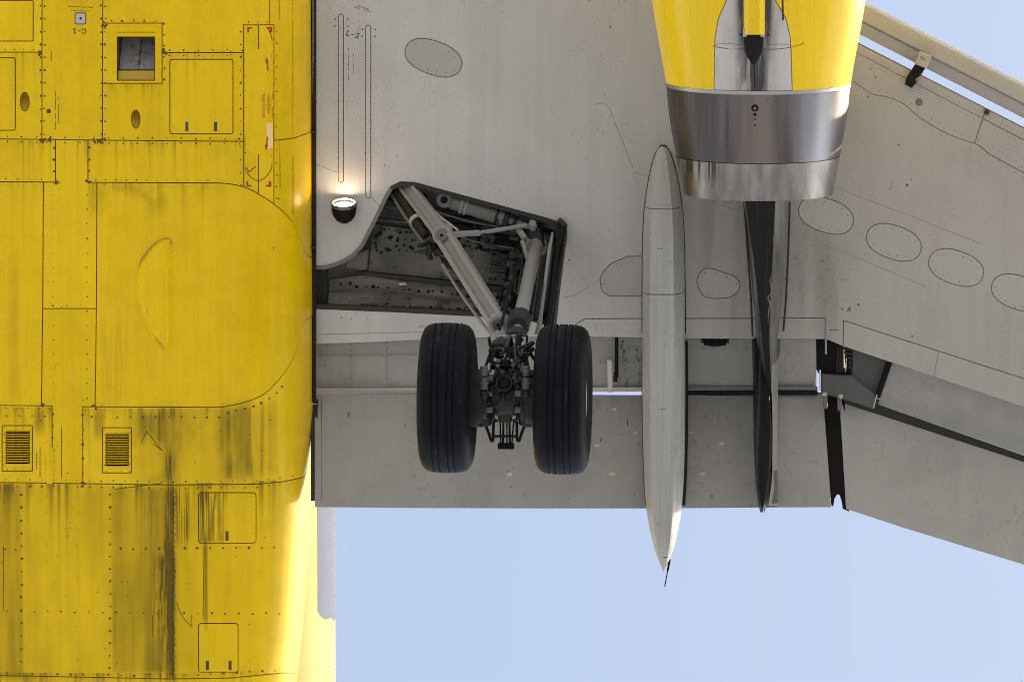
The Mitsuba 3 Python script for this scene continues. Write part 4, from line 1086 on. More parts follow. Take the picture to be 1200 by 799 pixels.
add(f'{A}__spoiler__seal', slab([(980, 455), (1028, 467), (1200, 526), (1460, 616), (1460, 642), (1200, 551), (1026, 490), (980, 474)], [0.60, 0.64, 0.82, 1.05, 1.1, 0.86, 0.68, 0.60], 0.03), 'm_dark_grey', 20)

# ================================================================== LEADING-EDGE SLAT
sdir = at(1200, 149, 0.45) - at(1006, 51.5, 0.28)
def slat_ring(px, z0):
    """The slat's section: nose forward, hollow behind."""
    yt = 2 + (px - 1014) * 0.5108
    pts = [(yt + 0, 0.10), (yt + 1.5, 0.03), (yt + 5, -0.015), (yt + 12, -0.03), (yt + 24, -0.02), (yt + 26, 0.00), (yt + 26.6, 0.035), (yt + 31, 0.06), (yt + 42, 0.085), (yt + 42, 0.10), (yt + 27, 0.22), (yt + 10, 0.20)]
    return np.array([at(px, y, z0 + z) for y, z in pts])
st = [slat_ring(x, 0.05 + 0.0006 * (x - 900)) for x in (900, 1014, 1200, 1460)]
n = len(st[0])
sl = loft(st)
nose = [r[[0, 1, 2, 3, 4, 5, 11]] for r in st]
add(f'{A}__leading_edge_slat__slat_skin', loft([np.vstack([r[:6], r[10:]]) for r in st]), 'm_cream', 30, 'cream grey slat along the leading edge')
add(f'{A}__leading_edge_slat__cove', loft([np.vstack([r[5] + [0, -0.004, 0.004], r[6:10], r[10] + [0, -0.004, 0]]) for r in st]), 'm_cove', 30)
sx = lambda x: 26.5 + (x - 1011) * 0.528  # noqa: E731
add(f'{A}__leading_edge_slat__track_cover', bar(at(1079, 78, 0.06), at(1085, 63, 0.06), 0.105, 0.03), 'm_cream', 20, 'small square cream cover on the slat track')
add(f'{A}__leading_edge_slat__track', bar(at(1080, 75, 0.20), at(1067, 96, 0.06), 0.085, 0.08), 'm_black', 20, 'black slat track')
add(f'{A}__leading_edge_slat__track_roller', tube(at(1063, 93, 0.04), at(1072, 98, 0.04), 0.045), 'm_black', 30)
sb = []
for x in (1079.5, 1083, 1080.5):
    sb.append(tube(at(x, 67 + (x - 1079) * 0.8, 0.035), at(x, 67 + (x - 1079) * 0.8, 0.07), 0.006, n=7))
add(f'{A}__leading_edge_slat__screws', join(sb), 'm_rivet_grey', kind='stuff')
add(f'{A}__leading_edge_slat__track_stub', bar(at(1154, 130, 0.14), at(1159, 133, 0.14), 0.04, 0.05), 'm_dark_grey', 20)

# ================================================================== CANOE FAIRING (flap track)
CW = [(171.5, 1.5), (174, 4.5), (180, 8), (190, 11.5), (205, 15), (225, 18.7), (250, 21.8), (280, 23.4), (340, 24.2), (450, 24.6), (520, 24.0), (565, 22.5), (595, 20.5), (620, 16.5), (640, 11.8), (655, 6.8), (664, 3.0), (668.5, 1.0)]
cy_, cw_ = np.array(CW).T
cax = lambda y: 776.5 + (y - 171) * 0.0035  # noqa: E731
def canoe(y0, y1, shrink=0.0, step=9):
    ys = np.unique(np.r_[y0, np.arange(math.ceil(y0 / step) * step, y1, step), [y for y in cy_ if y0 < y < y1], y1])
    rings = []
    for y in ys:
        w = np.interp(y, cy_, cw_)
        zt = 0.10 - 0.35 * np.clip((y - 430) / 200, 0, 1) ** 1.3
        zl = zt - 0.08 - 0.36 * (w / 24.6) ** 0.9
        c = at(cax(y), y, (zt + zl) / 2 - 0.05)
        a, h = w * PXM - shrink, (zt - zl) / 2 - shrink
        t = np.arange(36) * 2 * math.pi / 36
        e = 2.7
        pg = Polygon([(-1, 1), (-1, -0.15), (-0.9, -0.5), (-0.60, -1), (0.60, -1), (0.9, -0.5), (1, -0.15), (1, 1)]).buffer(-0.1).buffer(0.1, quad_segs=3)
        hit = [pg.exterior.intersection(LineString([(0, 0), (3 * math.cos(x), 3 * math.sin(x))])) for x in t]
        X, Z = np.array([(p_.x, p_.y) for p_ in hit]).T
        # the belt line catches the light
        rings.append(np.c_[c[0] + X * a, np.full(36, c[1]), c[2] + Z * max(h, 0.012)])
    return loft(rings)
CF = f'{A}__flap_track_fairing'
add(f'{CF}__nose_section', canoe(171.5, 241.5), 'm_canoe', 25, 'pointed white grey nose of the canoe fairing')
add(f'{CF}__middle_section', canoe(242.3, 340.8), 'm_canoe', 25)
add(f'{CF}__rear_section', canoe(341.6, 668.5), 'm_canoe', 25, 'long rear of the canoe fairing ending in a point')
add(f'{CF}__core', canoe(235, 348, 0.012), 'm_seam', 40)
cs = [(cax(y) + 0.6 + sg * (np.interp(y, cy_, cw_) + 1.7), y) for sg, ys in ((1, range(170, 400, 10)), (-1, range(390, 168, -10))) for y in ys]
add(f'{CF}__wing_seal', plate(wing, Polygon(wing.inv(cs)).buffer(0), 0.006, 0.008, 0.2), 'm_seam', label='dark rubber seal round the canoe fairing')
cs = [(cax(y) + 1.5 + sg * (np.interp(y, cy_, cw_) + 2.6), y) for sg, ys in ((1, range(400, 594, 12)), (-1, range(592, 400, -12))) for y in ys]
add(f'{CF}__flap_seal', slab(cs, [0.10 - 0.45 * max(0, y - 464) / 131 for _, y in cs], 0.05, 0.002), 'm_seam')
add(f'{CF}__static_wick', join([tube(at(785, 655, -0.42), at(782.5, 668, -0.45), 0.009), tube(at(782.5, 668, -0.45), at(779, 687, -0.48), 0.005)]), 'm_black', 30)
class Canoe:
    """The flat underside of the canoe fairing, for its small marks."""
    def pos(self, q): return np.c_[q, np.full(len(q), 0.0) + self._z(q[:, 1])]
    def _z(self, y):
        py = 399.5 - (y - at(777, 399.5, -0.35)[1]) / PXM
        w = np.interp(py, cy_, cw_)
        zt = 0.10 - 0.35 * np.clip((py - 430) / 200, 0, 1) ** 1.3
        return 60 + zt - 0.08 - 0.36 * (w / 24.6) ** 0.9 - 0.05
    def nrm(self, q): return np.tile([0.0, 0.0, -1.0], (len(q), 1))
    def inv(self, px):
        px = np.asarray(px, float).reshape(-1, 2)
        dz = np.full(len(px), -0.4)
        for _ in range(6):
            q = at(px[:, 0], px[:, 1], dz)[:, :2]
            dz = self._z(q[:, 1]) - 60
        return q
cano = Canoe()
add(f'{CF}__fine_print', join([fine_print(cano, 775, 291, 0, [9], 61, 0.9), fine_print(cano, 778, 479, 0, [9], 62, 0.9), fine_print(cano, 778, 652, 0, [8], 63, 1.4)]), 'm_ink', kind='stuff')
add(f'{CF}__rivets', discs(cano, [(766, 243 - 4), (771, 241 - 5), (775, 240), (782, 240), (770, 516), (772, 517), (787, 525), (790, 525), (787, 530), (790, 530), (787, 535), (790, 535), (787, 541), (790, 541)] + [(x, y) for y in (338, 344.5) for x in range(760, 797, 6)] + [(x, 468) for x in range(762, 797, 8)] + [(763.5, y) for y in range(250, 336, 12)] + [(790.5, y) for y in range(250, 336, 12)], 0.0035, 0.003), 'm_rivet_grey', kind='stuff')

# ================================================================== ENGINE
EZ = -1.55
ex = lambda y: 886.5 + 0.02 * (y - 0)  # noqa: E731
ENG = [(-420, 150), (-300, 142), (-150, 133), (0, 124.0), (60, 114), (96, 107.8), (140, 103), (182, 95.5), (226, 88.0), (240, 86)]
def eng_y(py): return at(ex(py), py, EZ)[1]
ESC = (58.3 + EZ) / 58.3 * PXM
ey, er = np.array([eng_y(y) for y, _ in ENG])[::-1], np.array([r_ for _, r_ in ENG])[::-1] * ESC
EX0 = lambda y: at(888, 100, EZ)[0] + 0 * y  # noqa: E731
from scipy.interpolate import PchipInterpolator
erad = PchipInterpolator(ey, er)
XE = at(888.5, 100, EZ)[0]
nac = Turned(XE, 60 + EZ, lambda y: (erad(y), erad(y)), 2.0, 0.72, 0.72, (ey[0], ey[-1]), 0.72 * math.pi / 2 * 0.999)
nac.mid = 888
def eq(pts):
    return qpoly(nac, pts)
SM = nac.half + 0.5
class Nacelle:
    """The engine's skin, once round: q = (arc, y)."""
    mid = 888
    def pos(self, q):
        a = q[:, 0] / 0.72
        r_ = erad(q[:, 1])
        return np.c_[XE - r_ * np.sin(a), q[:, 1], 60 + EZ - r_ * np.cos(a)]
    def nrm(self, q):
        a = q[:, 0] / 0.72
        return np.c_[-np.sin(a), 0.12 + 0 * a, -np.cos(a)] / math.hypot(1, 0.12) * [1, -1, 1]
    def inv(self, px): return nac.inv(px)
nc = Nacelle()
yA, yS, yM, yE = ey[-1], eng_y(97), eng_y(182), eng_y(226)
FULL = 0.72 * math.pi
L1 = eq([(880, -250), (852, 0), (842, 22), (838, 45), (837.5, 62), (836.5, 130), (929, 130), (927, 62), (926, 45), (921, 22), (908, 0), (896, -250)])
L1 = L1.intersection(box(-1, yS + 0.004, 1, 9))
# cowls either side of the keel panel, split at the seam
whole = box(-FULL, yS + 0.004, FULL, yA)
seam_y = LineString([(-FULL, eng_y(57)), (FULL, eng_y(57))])
rest = whole.difference(L1.buffer(0.003))
keelx = nac.inv([(882, 30)])[0][0]
for side, nm, lb in ((box(-FULL, -20, keelx, 20), 'cowl_door', None), (box(keelx, -20, FULL, 20), 'cowl_door', 'yellow engine cowl door catching the sun on its outer side')):
    g = rest.intersection(side)
    add(f'{A}__engine__{nm}', plate(nc, g, 0.0, 0.012, 0.07), 'm_cowl', 40, lb)
add(f'{A}__engine__keel_panel', plate(nc, L1.buffer(-0.002), 0.0, 0.012, 0.05), 'm_keel', 40, 'grey sooty keel panel between the yellow cowls')
add(f'{A}__engine__cowl_seam', join([strip(nc, curve([(835, 54), (850, 57), (868, 58), (905, 58), (925, 56), (942, 51)]), 0.005), strip(nc, curve([(838, 52.5), (852, 51.5), (868, 53)]), 0.003), strip(nc, curve([(899, 53), (915, 52), (926, 53.5)]), 0.003), strip(nc, [(884, 70), (884.5, 104)], 0.009)]), 'm_seam')
add(f'{A}__engine__drip_strip', strip(nc, [(917, -4), (917.5, 24)], 0.012, 0.006, 0.006), 'm_dark_grey')
def eng_prof(y0, y1, dr_=0.0, n=12):
    return [(y, erad(y) + dr_) for y in np.linspace(y0, y1, n)]
C0 = [XE, 0, 60 + EZ]
add(f'{A}__engine__inner_barrel', turned(C0, [0, 1, 0], eng_prof(yS - 0.02, yA, -0.014), 96), 'm_seam', 40)
add(f'{A}__engine__lip_ring', turned(C0, [0, 1, 0], [(yS + 0.002, erad(yS) - 0.002), (yS - 0.004, erad(yS) + 0.002), (yS - 0.026, erad(yS - 0.026) + 0.003), (yS - 0.03, erad(yS - 0.03) - 0.004)], 96), 'm_lip', 40)
add(f'{A}__engine__nozzle', turned(C0, [0, 1, 0], eng_prof(yM + 0.003, yS - 0.03, 0.0) , 96), 'm_nozzle', 40, 'bare brushed metal exhaust nozzle, heat stained, with reflection bands painted in')
pr = eng_prof(yE, yM - 0.003, 0.002)
add(f'{A}__engine__exhaust_ring', turned(C0, [0, 1, 0], [(yE + 0.9, 0.42), (yE + 0.3, erad(yE) - 0.05), (yE + 0.004, erad(yE) - 0.016), (yE - 0.002, erad(yE) - 0.006)] + pr + [(yM - 0.001, erad(yM) - 0.006)], 96), 'm_ring', 40, 'lighter metal ring at the end of the nozzle with black streaks')
add(f'{A}__engine__exhaust_plug', turned(C0, [0, 1, 0], [(yE + 0.05, 0.003), (yE + 0.2, 0.09), (yE + 0.5, 0.2), (yE + 0.9, 0.3), (yE + 0.92, 0.44)], 48), 'm_soot', 40)
mst = [np.array([at(x, y, EZ + z) for x, z in ((871, -0.80 * s), (872.5, -0.80 * s - 0.10), (877, -0.80 * s - 0.13), (890, -0.80 * s - 0.13), (895.5, -0.80 * s - 0.10), (897, -0.80 * s), (897, -0.6), (871, -0.6))]) for y, s in ((-140, 1.12), (0, 1.0), (38, 0.95), (41, 0.94))]
add(f'{A}__engine__drain_mast', loft(mst), 'm_cowl', 30, 'long yellow drain mast under the engine')
rb = [np.array([at(883 + x, y, EZ + z) for x, z in ((-12.5 * w, -0.6), (-13 * w, -0.74), (-9 * w, -0.74 - 0.10 * k), (9 * w, -0.74 - 0.10 * k), (13 * w, -0.74), (12.5 * w, -0.6))]) for y, w, k in ((39, 1.0, 0.9), (50, 1.0, 0.8), (60, 0.92, 0.55), (66, 0.72, 0.35), (73, 0.36, 0.15), (78, 0.08, 0.02))]
add(f'{A}__engine__mast_tail', loft(rb), 'm_soot', 40, 'sooty black end of the drain mast')
for x in (873, 893.5):
    add(f'{A}__engine__mast_latch', bar(at(x, 34, EZ - 0.86), at(x, 43, EZ - 0.84), 0.03, 0.02), 'm_cream', 20)
for x in (868.3, 899.8):
    add(f'{A}__engine__mast_gap', slab([(x - 1.6, -60), (x + 1.6, -60), (x + 1.6, 42), (x - 1.6, 42)], EZ - 0.785, 0.08, 0.002), 'm_soot')
add(f'{A}__engine__drain_port', join([discs(nc, [(884.7, 127)], 0.030, 0.004, 20)]), 'm_soot', 30)
add(f'{A}__engine__drain_ring', trimesh.util.concatenate([discs(nc, [(884.7, 127)], 0.013, 0.008, 16)]), 'm_steel', 30)
add(f'{A}__engine__drain_spots', discs(nc, [(884.7, 134.5), (884.8, 140), (885, 147), (900, 116)], [0.014, 0.008, 0.009, 0.006], 0.002, 10), 'm_soot', kind='stuff')

# ------------------------------------------------------------------ pylon and the dark fairing behind it
def sect(y, xs, zs):
    return np.array([at(x, y, z) for x, z in zip(xs, zs)])
py = [sect(120, (866, 872, 912, 930), (0.3, -1.0, -1.0, 0.35)), sect(237, (871, 874, 908, 926.5), (0.3, -0.98, -0.98, 0.35)), sect(300, (875.5, 883, 905, 924), (0.3, -0.72, -0.72, 0.35)), sect(350, (879, 889, 902.5, 921.5), (0.3, -0.52, -0.52, 0.35)),
      sect(400, (881.5, 894, 901, 917), (0.3, -0.33, -0.33, 0.35)), sect(465, (888, 901, 904, 909), (0.32, -0.08, -0.08, 0.36))]
add(f'{A}__pylon__side_fairing', loft(py), 'm_pylon_paint', 25, 'grey tapering pylon side behind the engine')
pb = [np.vstack([s[1] + [0.004, 0, 0.01], s[1] + [0.004, 0, -0.012], s[2] + [-0.004, 0, -0.012], s[2] + [-0.004, 0, 0.01]]) for s in py]
add(f'{A}__pylon__heat_shield', loft(pb), 'm_shield', 25, 'black sooty heat shield under the pylon')
add(f'{A}__pylon__edge_strip', hose([at(925.5, 237, 0.02), at(923.5, 300, 0.02), at(921, 350, 0.02), at(918, 388, 0.03)], 0.008, 6), 'm_dark_grey')
add(f'{A}__pylon__edge_strip', hose([at(872, 237, -0.02), at(876.5, 300, -0.02), at(880, 350, -0.01), at(882, 395, 0.0)], 0.008, 6), 'm_dark_grey')
pat = [(905 + rng.normal(0, 1.2) - (y - 240) * 0.02, y) for y in range(244, 400, 7)]
add(f'{A}__pylon__scorched_edge', hose([at(x - 0.5, y, -0.97 + (y - 237) * 0.0039) for x, y in pat], 0.006, 6, 3), 'm_mid_grey')
fr = []
for y, xl, xk, xr, zk, zt in ((396, 881, 888, 902, 0.05, 0.25), (430, 882, 892, 903, -0.05, 0.2), (470, 882.5, 894, 904.5, -0.18, 0.15), (500, 883, 895, 905.5, -0.28, 0.08), (540, 884, 895, 904.5, -0.38, -0.02), (570, 886, 894.5, 901.5, -0.45, -0.15), (590, 888.5, 894, 898.5, -0.5, -0.3), (600, 891, 893.5, 896, -0.52, -0.42)):
    fr.append(np.array([at(x, y, z) for x, z in ((xl, zt), (xl + 0.6, zk + 0.12), (xl + 3, zk), (xr - 3, zk), (xr - 0.4, zk + 0.12), (xr, zt))]))
add(f'{A}__pylon_fairing__shell', loft(fr), 'm_shield', 35, 'black pointed fairing behind the pylon reaching past the flap')
sf = []
for y, x0, x1, z0, z1 in ((400, 905, 914, 0.0, 0.3), (440, 904, 912, -0.05, 0.25), (500, 905.5, 911.5, -0.2, 0.1), (560, 905, 911, -0.3, -0.08), (592, 901, 911, -0.36, -0.25)):
    sf.append(np.array([at(x0, y, z0), at(x1, y, z1), at(x1, y, z1 + 0.03), at(x0, y, z0 + 0.03)]))
add(f'{A}__pylon_fairing__side_plate', loft(sf), 'm_gear', 0, 'pale side plate of the black fairing')
add(f'{A}__pylon_fairing__base_strip', slab([(901, 552), (911.5, 552), (911.5, 590), (901, 592)], [-0.22, -0.22, -0.33, -0.33], 0.04), 'm_mid_grey')

# ================================================================== MAIN LANDING GEAR
G = f'{A}__main_landing_gear'
AZ = -2.72
gt, ga = at(629, 284, 0.16), at(592, 452, AZ)
gd = (ga - gt) / np.linalg.norm(ga - gt)
GL = np.linalg.norm(ga - gt)
gp = lambda t: gt + (ga - gt) * t  # noqa: E731
xh = np.array([1.0, 0, 0])
add(f'{G}__leg_strut', turned(gt, gd, [(-0.05, 0.03), (-0.04, 0.085), (0.10, 0.09), (0.14, 0.058), (GL * 0.30, 0.053), (GL * 0.55, 0.055), (GL * 0.56, 0.02)], 32), 'm_gear', 40, 'thick grey main leg of the landing gear')
add(f'{G}__piston', tube(gp(0.56), gp(0.95), 0.052, n=28), 'm_chrome', 40, 'bright chrome piston below the leg')
add(f'{G}__piston_gland', tube(gp(0.535), gp(0.605), 0.09, n=28), 'm_gear_dark', 40)
add(f'{G}__piston_gland', tube(gp(0.66), gp(0.70), 0.085, n=28), 'm_gear_dark', 40)
add(f'{G}__trunnion', join([tube(at(622, 272, 0.2), at(650, 282, 0.2), 0.075), bar(at(626, 266, 0.12), at(632, 292, 0.10), 0.12, 0.16)]), 'm_gear_dark', 35)
add(f'{G}__trunnion_cap', join([bar(at(620, 262, 0.05), at(628, 268, 0.05), 0.06, 0.08), tube(at(624, 262, -0.02), at(624, 262, 0.1), 0.03)]), 'm_gear', 30)
# side stay: two links with a hinge
s0, s1, s2 = at(476, 218, 0.12), at(518.5, 274, -0.42), at(584.5, 379, -1.30)
add(f'{G}__side_stay_upper', join([ibeam(s0 + (s1 - s0) * -0.02, s1, 0.112, 0.10, web=0.55, lip=0.22), tube(s1 + [0, 0, -0.09], s1 + [0, 0, 0.1], 0.075, n=28)]), 'm_gear', 35, 'upper pale link of the side stay')
add(f'{G}__side_stay_lower', join([ibeam(s1 + (s2 - s1) * 0.04, s2, 0.135, 0.12, web=0.35, lip=0.24), tube(s2 + [0, 0, -0.09], s2 + [0, 0, 0.09], 0.085, n=28), tube(s1 + [-0.01, -0.01, -0.075], s1 + [0, 0, 0.08], 0.08, n=28)]), 'm_gear', 35, 'lower pale link of the side stay with a grooved face')
for c in (s1, s2):
    add(f'{G}__stay_bolt', join([turned(c + [0, 0, -0.10], [0, 0, -1], [(-0.02, 0.05), (0.0, 0.05), (0.012, 0.044), (0.012, 0.03), (0.002, 0.026), (0.002, 0.001)], 24)]), 'm_steel', 35)
    add(f'{G}__stay_bolt_core', tube(c + [0, 0, -0.10], c + [0, 0, -0.112], 0.014, n=14), 'm_black', 30)
pe = at(583, 392, -1.34)
add(f'{G}__stay_lug', join([bar(s2 + [0, 0, 0.02], pe, 0.10, 0.10), bar(at(580, 396, -1.36), at(594, 384, -1.40), 0.07, 0.09)]), 'm_gear', 30)
a0, a1 = at(463, 222, 0.12), at(503, 281, -0.34)
add(f'{G}__lock_actuator', join([tube(a0, a0 + (a1 - a0) * 0.92, 0.036), tube(a0 + (a1 - a0) * 0.62, a0 + (a1 - a0) * 0.66, 0.05)]), 'm_gear_dark', 40, 'dark lock actuator tube beside the stay')
add(f'{G}__actuator_clamp', turned(a0 + (a1 - a0) * 0.60, a1 - a0, [(0, 0.037), (0, 0.060), (0.03, 0.060), (0.03, 0.037)], 28), 'm_cream', 40)
add(f'{G}__actuator_rod', hose([at(458, 226, 0.12), at(479, 260, -0.12), at(501, 290, -0.32)], 0.014), 'm_mid_grey', 40)
kn = []
r = np.random.default_rng(11)
for k in range(22):
    c = at(r.uniform(499, 522), r.uniform(280, 296), r.uniform(-0.40, -0.28))
    e = c + r.normal(0, 0.05, 3)
    kn.append(tube(c, e, r.uniform(0.012, 0.03), n=10))
add(f'{G}__hinge_fittings', join(kn), 'm_gear_dark', 30, kind='stuff')
add(f'{G}__stay_pipe', hose([at(519, 310, -0.55), at(536, 338, -0.78), at(566, 380, -1.15), at(577, 394, -1.28)], 0.012), 'm_gear', 40)
add(f'{G}__stay_pipe', hose([at(516, 306, -0.5), at(521, 318, -0.6), at(528, 326, -0.68)], 0.010), 'm_mid_grey', 40)
add(f'{G}__stay_fairing', slab([(514, 300), (526, 304), (531, 318), (520, 312)], [-0.45, -0.45, -0.55, -0.55], 0.03), 'm_gear_dark', 20)
# retraction actuator in the well
b0, b1 = at(519, 233, 0.10), at(622, 266, 0.10)
bp = lambda t: b0 + (b1 - b0) * t  # noqa: E731
add(f'{G}__retraction_actuator', join([tube(bp(0.10), bp(0.72), 0.062), tube(bp(0.72), bp(1.0), 0.030)]), 'm_mid_grey', 40, 'grey retraction actuator across the wheel well')
add(f'{G}__actuator_collar', join([tube(bp(0.20), bp(0.235), 0.075), tube(bp(0.25), bp(0.28), 0.075)]), 'm_gear', 40)
add(f'{G}__actuator_collar', join([tube(bp(0.60), bp(0.63), 0.072), tube(bp(0.69), bp(0.75), 0.070), tube(bp(0.8), bp(0.84), 0.05)]), 'm_gear_dark', 40)
add(f'{G}__actuator_eye', join([tube(bp(0.02) + [0, 0, -0.05], bp(0.02) + [0, 0, 0.05], 0.065), bar(bp(0.02), bp(0.14), 0.10, 0.08)]), 'm_mid_grey', 40)
add(f'{G}__actuator_eye_hole', tube(bp(0.02) + [0, 0, -0.056], bp(0.02) + [0, 0, -0.04], 0.03), 'm_black', 40)
add(f'{G}__cross_rod', join([tube(at(524, 275, -0.30), at(562, 273, -0.22), 0.024), tube(at(562, 273, -0.22), at(617, 264, -0.06), 0.017)]), 'm_gear', 40)
add(f'{G}__thin_rod', join([tube(at(499, 240, -0.02), at(514, 253, -0.06), 0.013), tube(at(514, 253, -0.06), at(537, 270, -0.12), 0.009)]), 'm_light_grey', 40)
add(f'{G}__lock_link', join([tube(at(607, 267, -0.04), at(615, 280, -0.10), 0.026), tube(at(612, 282, -0.14), at(618, 303, -0.2), 0.018)]), 'm_gear', 40)
kn = []
for k in range(16):
    c = at(r.uniform(555, 585), r.uniform(266, 280), r.uniform(-0.2, -0.1))
    kn.append(tube(c, c + r.normal(0, 0.035, 3), r.uniform(0.008, 0.022), n=8))
for k in range(26):
    t = r.uniform(0.1, 0.5)
    c = gp(t) + np.array([0.11 + r.uniform(0, 0.05), r.normal(0, 0.06), r.normal(0, 0.05)])
    kn.append(tube(c, c + gd * r.uniform(0.03, 0.10), r.uniform(0.008, 0.02), n=8))
add(f'{G}__rod_fittings', join(kn), 'm_gear_dark', 30, kind='stuff')
add(f'{G}__leg_pipe', hose([gp(0.06) + [0.12, 0.02, -0.02], gp(0.25) + [0.115, 0.03, -0.02], gp(0.5) + [0.125, 0.02, -0.02], gp(0.62) + [0.14, 0, 0]], 0.012), 'm_hose', 40)
add(f'{G}__leg_pipe', hose([gp(0.06) + [-0.11, 0.02, -0.05], gp(0.3) + [-0.115, 0.03, -0.03], gp(0.55) + [-0.13, 0.02, -0.02]], 0.012), 'm_hose', 40)

# leg door, standing on edge outboard of the leg
D = f'{A}__gear_leg_door'
def dplate(pts, th):
    p = np.array([at(*q) for q in pts])
    nrm = np.cross(p[1] - p[0], p[3] - p[0]); nrm /= np.linalg.norm(nrm)
    return hull(np.vstack([p, p + nrm * th]))
add(f'{D}__outer_skin', dplate([(664, 262, -0.04), (663, 276, -0.05), (640, 400, -0.9), (650, 402, -0.25)], 0.02), 'm_black')
fr_ = [np.array([at(x0, y, z), at(x1, y, z - 0.02), at(x1, y, z + 0.05), at(x0, y, z + 0.06)]) for y, x0, x1, z in ((261, 652, 656, -0.06), (275, 650.5, 658, -0.2), (300, 647, 655, -0.45), (340, 643, 650, -0.75), (385, 637, 644.5, -1.05), (410, 634, 641, -1.25))]
add(f'{D}__door_panel', loft(fr_), 'm_black', 0, 'black gear leg door seen edge on')
fr_ = [np.array([at(x0, y, z), at(x1, y, z - 0.02), at(x1, y, z + 0.05), at(x0, y, z + 0.06)]) for y, x0, x1, z in ((266, 659, 664, -0.02), (275, 658, 665, -0.06), (320, 652, 659, -0.25), (385, 643, 651, -0.55), (405, 641, 648, -0.65))]
add(f'{D}__door_edge', loft(fr_), 'm_pylon', 0)
fr_ = [np.array([at(x0, y, z), at(x1, y, z - 0.02), at(x1, y, z + 0.05), at(x0, y, z + 0.06)]) for y, x0, x1, z in ((272, 646.5, 649, -0.25), (290, 642, 646.5, -0.45), (330, 637, 641, -0.75), (370, 631.5, 636, -1.0), (392, 626, 634, -1.2))]
add(f'{D}__inner_edge', loft(fr_), 'm_gear', 0, 'pale inner edge of the gear leg door')
add(f'{D}__hinge', bar(at(655, 258, -0.02), at(662, 266, -0.06), 0.05, 0.05), 'm_dark_grey', 20)

# axle, brakes
lw, rw = at(524.5, 466, AZ), at(659.5, 468, AZ)
axd = (rw - lw) / np.linalg.norm(rw - lw)
ac = (lw + rw) / 2
add(f'{G}__axle', tube(lw + axd * 0.06, rw - axd * 0.06, 0.075, n=24), 'm_gear_dark', 40)
add(f'{G}__axle_housing', join([turned(ac - axd * 0.16, axd, [(0, 0.03), (0, 0.10), (0.05, 0.13), (0.16, 0.145), (0.27, 0.13), (0.32, 0.10), (0.32, 0.03)], 32), tube(gp(0.90), gp(1.02), 0.105, n=28)]), 'm_gear_dark', 40, 'dark axle housing between the wheels')
bpos = at(591, 449, AZ - 0.16)
add(f'{G}__jacking_dome', turned(bpos, [0, 0.1, -1], [(-0.06, 0.065), (0, 0.062), (0.02, 0.05), (0.025, 0.036), (0.012, 0.030), (0.012, 0.001)], 28), 'm_black', 40)
add(f'{G}__dome_ring', turned(bpos, [0, 0.1, -1], [(0.005, 0.064), (0.022, 0.062), (0.024, 0.052), (0.010, 0.050)], 28), 'm_gear_dark', 40)
for s, wc in ((1, lw), (-1, rw)):
    c = wc + axd * s * 0.255
    b = f'{G}__brake_pack'
    add(b, turned(c, axd * s, [(-0.10, 0.05), (-0.10, 0.215), (0.02, 0.225), (0.03, 0.21), (0.055, 0.20), (0.06, 0.09)], 36), 'm_gear_dark', 40)
    pst = []
    for k in range(8):
        a = 2 * math.pi * (k + 0.5) / 8
        o_ = np.array([0, math.cos(a) * 0.165, math.sin(a) * 0.165])
        add(f'{G}__brake_piston', tube(c + o_ + axd * s * 0.04, c + o_ + axd * s * 0.10, 0.026, n=14), 'm_gear_mid', 40)
    cx = 567.5 if s == 1 else 617
    for y0, y1, mt in ((429, 440, 'm_gear_mid'), (442, 456, 'm_gear_mid'), (458, 467, 'm_gear_dark')):
        add(f'{G}__brake_block', join([tube(at(cx - 0.5, y0, AZ - 0.2), at(cx, y1, AZ - 0.2), 0.030), tube(at(cx, (y0 + y1) / 2 - 1.5, AZ - 0.2), at(cx, (y0 + y1) / 2 + 1.5, AZ - 0.2), 0.037)]), mt, 40)
    add(f'{G}__brake_bracket', join([bar(at(cx - 4, 470, AZ - 0.14), at(cx + 4, 470, AZ - 0.14), 0.10, 0.10), tube(at(cx, 476, AZ - 0.1), at(cx, 493, AZ - 0.1), 0.045), tube(at(cx, 486, AZ - 0.1), at(cx, 497, AZ - 0.08), 0.058)]), 'm_gear_dark', 30)
    add(f'{G}__brake_cap', tube(at(cx + s * 1, 495, AZ - 0.08), at(cx + s * 1.5, 499, AZ - 0.08), 0.03), 'm_purple' if s == -1 else 'm_black', 30)
    mx = lambda x, s=s: x if s == 1 else 1184 - x  # noqa: E731
    add(f'{G}__brake_hose', hose([at(mx(569), 498, AZ - 0.08), at(mx(573), 508, AZ - 0.1), at(mx(576.5), 517, AZ - 0.1), at(mx(578), 515, AZ - 0.1), at(mx(578.5), 495, AZ - 0.08), at(mx(582), 492, AZ - 0.06)], 0.011), 'm_hose', 40)
    add(f'{G}__brake_hose', hose([at(mx(578), 476, AZ - 0.1), at(mx(581), 481, AZ - 0.12), at(mx(578), 487, AZ - 0.12), at(mx(583), 494, AZ - 0.1)], 0.007), 'm_hose', 40)
    add(f'{G}__brake_hose', hose([at(mx(568), 432, AZ - 0.12), at(mx(571), 424, AZ + 0.1), at(mx(576), 410, AZ + 0.45), at(mx(580), 400, AZ + 0.8)], 0.012), 'm_hose', 40)
